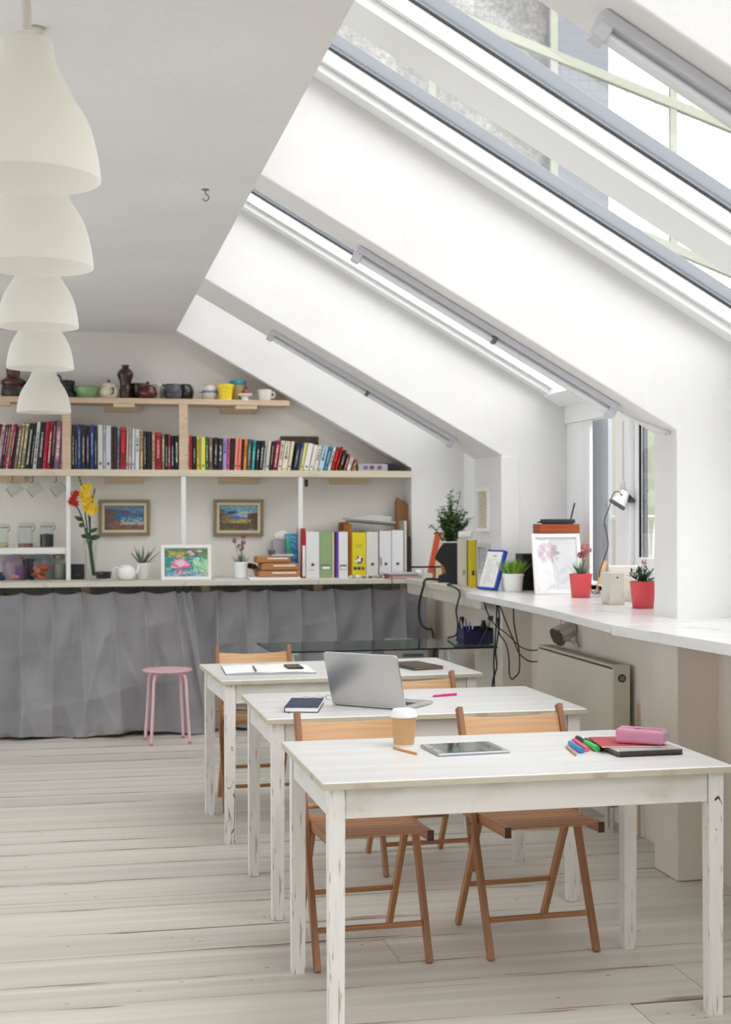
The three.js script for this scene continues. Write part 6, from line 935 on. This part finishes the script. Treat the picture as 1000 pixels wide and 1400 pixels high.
{
  // front table
  let p = on(552.5, 1019.5, TB), t = thing('paper_cup', 'brown paper coffee cup with a white lid', 'cup', V(p.x, TB, p.z));
  const kr = tex(512, (x, y) => mix([194, 152, 104], [208, 168, 120], N(nA, x, y)).map((v) => v * (0.96 + 0.06 * N(nFine, x, y))));
  mesh('cup_body', lathe([[0, 0.004], [0.029, 0.004], [0.0295, 0.0], [0.031, 0.0], [0.0325, 0.008], [0.0395, 0.094], [0.0405, 0.096]], 48), std(0xffffff, 0.7, { map: kr }), t);
  mesh('base_band', lathe([[0.0312, 0.0], [0.0325, 0.006]], 40), std(0xe6ddd0, 0.7), t);
  mesh('lid', lathe([[0.0412, 0.092], [0.0432, 0.092], [0.0435, 0.097], [0.0415, 0.1], [0.0405, 0.106], [0.038, 0.108], [0.0365, 0.114], [0.034, 0.116], [0.032, 0.1135], [0, 0.113]], 48), std(0xf1f1f0, 0.4), t);
  pencil('pencil', 'wooden pencil lying beside the paper cup', 'pencil', [570, 1032], [537, 1023.5], TB, 0.0035, 0xc98a4a, 0x8a5a30);
  const scr = phys(0x2c3033, 0.06, { clearcoat: 1, clearcoatRoughness: 0.03 });
  flat4('tablet', 'silver tablet with a dark glossy screen lying on the table', 'tablet', [576.5, 1021], [671.5, 1017], [695.5, 1029.5], [598, 1035], TB, 0.008, (o, w, d, h) => { mesh('case', box(w, h, d, 0, 0, 0, 0.003), std(0xb6b9bd, 0.3, { metalness: 0.7 }), o); const b = mesh('glass_front', box(w - 0.006, 0.0012, d - 0.006, 0, h - 0.0002, 0, 0.0005), phys(0x9a9ea2, 0.08, { clearcoat: 1 }), o); mesh('screen', box(w * 0.8, 0.0006, d - 0.02, 0.004, h + 0.001, 0), scr, b); mesh('home_button', rod(V(-w / 2 + 0.011, h + 0.0008, 0), V(-w / 2 + 0.011, h + 0.0014, 0), 0.005, 16), std(0x4a4d50, 0.3), b); });
  pencil('pencil', 'short bare wooden pencil beside the blue highlighter', 'pencil', [788, 1033.5], [774, 1021.5], TB, 0.0035, 0xc89a62, 0x7a5228);
  pencil('highlighter', 'blue highlighter pen beside the short pencil', 'pen', [796, 1030], [778, 1017.5], TB, 0.0075, 0x2f93d2, 0x1e6ca8, { seg: 16, cap: 0.45, capCol: 0x2a86c8 });
  pencil('highlighter', 'hot pink highlighter pen between blue and green pens', 'pen', [803, 1028], [783, 1014], TB, 0.0075, 0xef5470, 0xd03a58, { seg: 16, cap: 0.4, capCol: 0xf0647e });
  pencil('highlighter', 'green highlighter pen with a black grip', 'pen', [817, 1027.5], [787, 1011], TB, 0.0085, 0x2a2f34, 0x8a8f92, { seg: 16, cap: 0.5, capCol: 0x3ccb62 });
  flat4('paper_sheet', 'white paper sheet under the red notebook', 'paper', [802, 1008], [880, 1006], [905, 1027], [829, 1031], TB, 0.001, (o, w, d) => mesh('sheet', box(w, 0.001, d), M.paper, o));
  flat4('spiral_notebook', 'thick dark notebook with spiral binding under the red notebook', 'notebook', [812, 1014], [896, 1011.5], [920, 1031], [832, 1035.5], TB + 0.0012, 0.016, (o, w, d, h) => { mesh('cover', box(w, 0.0016, d, 0, h - 0.0016, 0, 0.0006), std(0xb9b6b4, 0.5), o); mesh('pages', box(w - 0.004, h - 0.0034, d - 0.004, 0, 0.0017, 0), std(0x6a5c4e, 0.8), o); mesh('back_cover', box(w, 0.0016, d, 0, 0, 0, 0.0006), std(0x2e2622, 0.6), o); const gs = []; for (let k = 0; k < 34; k++) gs.push(new THREE.TorusGeometry(h * 0.5, 0.0009, 5, 12).rotateY(Math.PI / 2).translate(-w / 2 + 0.006 + k * (w - 0.012) / 33, h * 0.55, d / 2 - 0.002)); mesh('spiral', gs, M.metalDark, o); });
  flat4('red_notebook', 'thin red exercise book on top of the spiral notebook', 'notebook', [806, 1009.5], [893, 1008], [912, 1021.5], [822, 1022], TB + 0.018, 0.004, (o, w, d, h) => { mesh('cover', box(w, h, d, 0, 0, 0, 0.001), std(0xb7474c, 0.55), o); mesh('pages', box(w - 0.001, h - 0.002, 0.002, 0, 0.001, d / 2), M.paper, o); });
  // pencil case of soft pink plastic
  { const y = TB + 0.0225, c = [[846, 1012], [896, 1010.5], [910, 1020], [866, 1021]].map(([a, b]) => on(a, b, y)), m = c.reduce((s, v) => s.add(v), V(0, 0, 0)).multiplyScalar(0.25), o = thing('pencil_case', 'pink translucent soft pencil case on the red notebook', 'pencil case', V(m.x - 0.004, y, m.z), -0.62);
    const g = new RoundedBoxGeometry(0.15, 0.044, 0.075, 6, 0.011), q = g.attributes.position; for (let i = 0; i < q.count; i++) { const x = q.getX(i), z = q.getZ(i); q.setY(i, q.getY(i) * (1 + 0.10 * Math.sin(x * 60) + 0.1 * Math.sin(z * 110 + x * 50))); } g.computeVertexNormals(); g.translate(0, 0.0235, 0);
    mesh('soft_body', g, phys(0xeaa2be, 0.3, { transmission: 0.35, thickness: 0, clearcoat: 0.5 }), o); mesh('end_panel', box(0.002, 0.026, 0.05, 0.0745, 0.01, 0, 0.001), phys(0xb79ac8, 0.3, { transmission: 0.3, thickness: 0 }), o); mesh('zip', [box(0.13, 0.002, 0.007, 0.0, 0.0445, 0.006, 0.0008)], std(0xc06a92, 0.5), o); const pl = mesh('zip_pull', box(0.022, 0.003, 0.006, -0.01, 0.045, 0.014, 0.001), std(0x8a5a78, 0.4), o); void pl; mesh('inner_pens', [rod(V(-0.05, 0.016, 0.008), V(0.06, 0.016, 0.006), 0.007, 10), rod(V(-0.04, 0.014, -0.014), V(0.062, 0.014, -0.01), 0.008, 10)], std(0x8a5fae, 0.5), o); }
  // middle table
  const hl = on(456, 963.5, TB), hr = on(556.5, 971.5, TB), u = hr.clone().sub(hl), w = u.length(), ang = Math.atan2(-u.z, u.x); t = thing('laptop', 'open silver laptop turned with its lid to the front', 'laptop', V((hl.x + hr.x) / 2, TB, (hl.z + hr.z) / 2), ang);
  const alu = std(0xc9c8c6, 0.32, { metalness: 0.75 }), D = 0.22, lean = 0.33, LH = 0.215;
  mesh('base', box(w, 0.011, D, 0, 0.002, -D / 2 + 0.004, 0.004), alu, t); mesh('rubber_feet', box(w - 0.02, 0.002, D - 0.02, 0, 0, -D / 2 + 0.004), M.black, t); mesh('keyboard', box(w - 0.05, 0.001, 0.09, 0, 0.0128, -0.075, 0.0004), M.black, t); mesh('trackpad', box(0.09, 0.0008, 0.06, 0, 0.0128, -0.165), std(0xb8b8b8, 0.3, { metalness: 0.6 }), t);
  const lid = mesh('lid', plate([[-w / 2, 0], [w / 2, 0], [w / 2, LH - 0.012], [w / 2 - 0.004, LH - 0.004], [w / 2 - 0.012, LH], [-w / 2 + 0.012, LH], [-w / 2 + 0.004, LH - 0.004], [-w / 2, LH - 0.012]], 0.007, 0.002).rotateX(lean).translate(0, 0.008, 0.004), alu, t); mesh('display', new THREE.PlaneGeometry(w - 0.02, LH - 0.03).rotateY(Math.PI).translate(0, LH / 2, -0.0042).rotateX(lean).translate(0, 0.008, 0.004), M.blackGloss, lid);
  flat4('hardback_book', 'navy blue hardback notebook on the laptop table', 'book', [390, 961], [432, 962], [447, 974], [398, 974.5], TB, 0.021, (o, bw, bd, h) => { const nv = std(0x27304e, 0.5); mesh('front_cover', box(bw, 0.003, bd, 0, h - 0.003, 0, 0.001), nv, o); mesh('back_cover', box(bw, 0.003, bd, 0, 0, 0, 0.001), nv, o); mesh('spine', box(0.003, h, bd, -bw / 2 + 0.0015, 0, 0, 0.001), nv, o); mesh('pages', box(bw - 0.006, h - 0.006, bd - 0.006, 0, 0.003, 0), M.paper, o); mesh('ribbon', box(0.005, 0.0008, 0.03, -bw / 2 + 0.02, 0.001, bd / 2 + 0.012), nv, o); });
  { const a = on(432, 958, TB), b = on(455, 958.5, TB); const gl = thing('eyeglasses', 'thin metal eyeglasses lying between book and laptop', 'glasses', V((a.x + b.x) / 2, TB + 0.003, (a.z + b.z) / 2), 0.25); gl.rotation.x = 0; gl.scale.y = 0.45; const gm = std(0x6a6d74, 0.35, { metalness: 0.6 }); mesh('rims', [new THREE.TorusGeometry(0.02, 0.0012, 6, 28).translate(-0.026, 0.022, 0), new THREE.TorusGeometry(0.02, 0.0012, 6, 28).translate(0.026, 0.022, 0), tube([V(-0.006, 0.026, 0), V(0, 0.029, 0), V(0.006, 0.026, 0)], 0.0012, 8, 5)], gm, gl); for (const s of [-1, 1]) { mesh('temple', tube([V(s * 0.046, 0.028, 0), V(s * 0.05, 0.022, -0.06), V(s * 0.048, 0.004, -0.11)], 0.0013, 16, 5), gm, gl); mesh('lens', new THREE.CircleGeometry(0.019, 24).translate(s * 0.026, 0.022, 0), M.glass, gl); } }
  pencil('marker_pen', 'magenta pen lying beside the laptop', 'pen', [624, 950.5], [588, 953.5], TB, 0.0045, 0xd02a86, 0xe8d8de, { seg: 12, cap: 0.55, capCol: 0xc8207c });
  // far table
  flat4('open_notebook', 'open notebook with blank white pages on the far table', 'notebook', [304, 912], [421, 909], [431.5, 921], [307.5, 922.5], TB, 0.007, (o, nw, nd, h) => { mesh('cover', box(nw + 0.004, 0.002, nd + 0.004, 0, 0, 0, 0.0008), std(0x51657c, 0.6), o); for (const s of [-1, 1]) mesh('page_block', sheet(14, 2, (a, b) => { const k = s > 0 ? a : 1 - a; return V(s * (0.001 + k * (nw / 2 - 0.002)), 0.002 + h * 0.75 * Math.sin(Math.PI * Math.min(1, 0.12 + k * 0.9)) ** 0.6 + 0.0015, (0.5 - b) * (nd - 0.004)); }), std(0xf4f3ef, 0.85, { side: THREE.DoubleSide }), o); mesh('page_base', box(nw - 0.004, 0.003, nd - 0.006, 0, 0.002, 0), M.paper, o); });
  pencil('ballpoint_pen', 'dark red pen lying on the open notebook', 'pen', [350.5, 918.5], [346, 911], TB + 0.0095, 0.0035, 0x6a3a3c, 0x3a2a2c, { seg: 10 });
  flat4('smartphone', 'black smartphone lying on the open notebook', 'phone', [393, 910.5], [414, 910], [410.5, 914.5], [388.5, 915], TB + 0.0095, 0.008, (o, pw, pd, h) => { mesh('body', box(pw, h, pd, 0, 0, 0, 0.003), M.black, o); mesh('screen', box(pw - 0.006, 0.001, pd - 0.004, 0, h - 0.0003, 0), M.blackGloss, o); });
  flat4('leather_wallet', 'dark brown leather organiser on the far table', 'wallet', [548, 908], [584, 908], [594, 914], [549, 918.5], TB, 0.016, (o, bw, bd, h) => { const lm = std(0x3f2f26, 0.4); mesh('cover', box(bw, h, bd, 0, 0, 0, 0.005), lm, o); mesh('pages', box(bw * 0.94, h * 0.4, bd * 0.98, 0.0, h * 0.3, 0.003, 0.001), std(0x8a7048, 0.6, { metalness: 0.3 }), o); });
}
renderer.render(scene, camera);
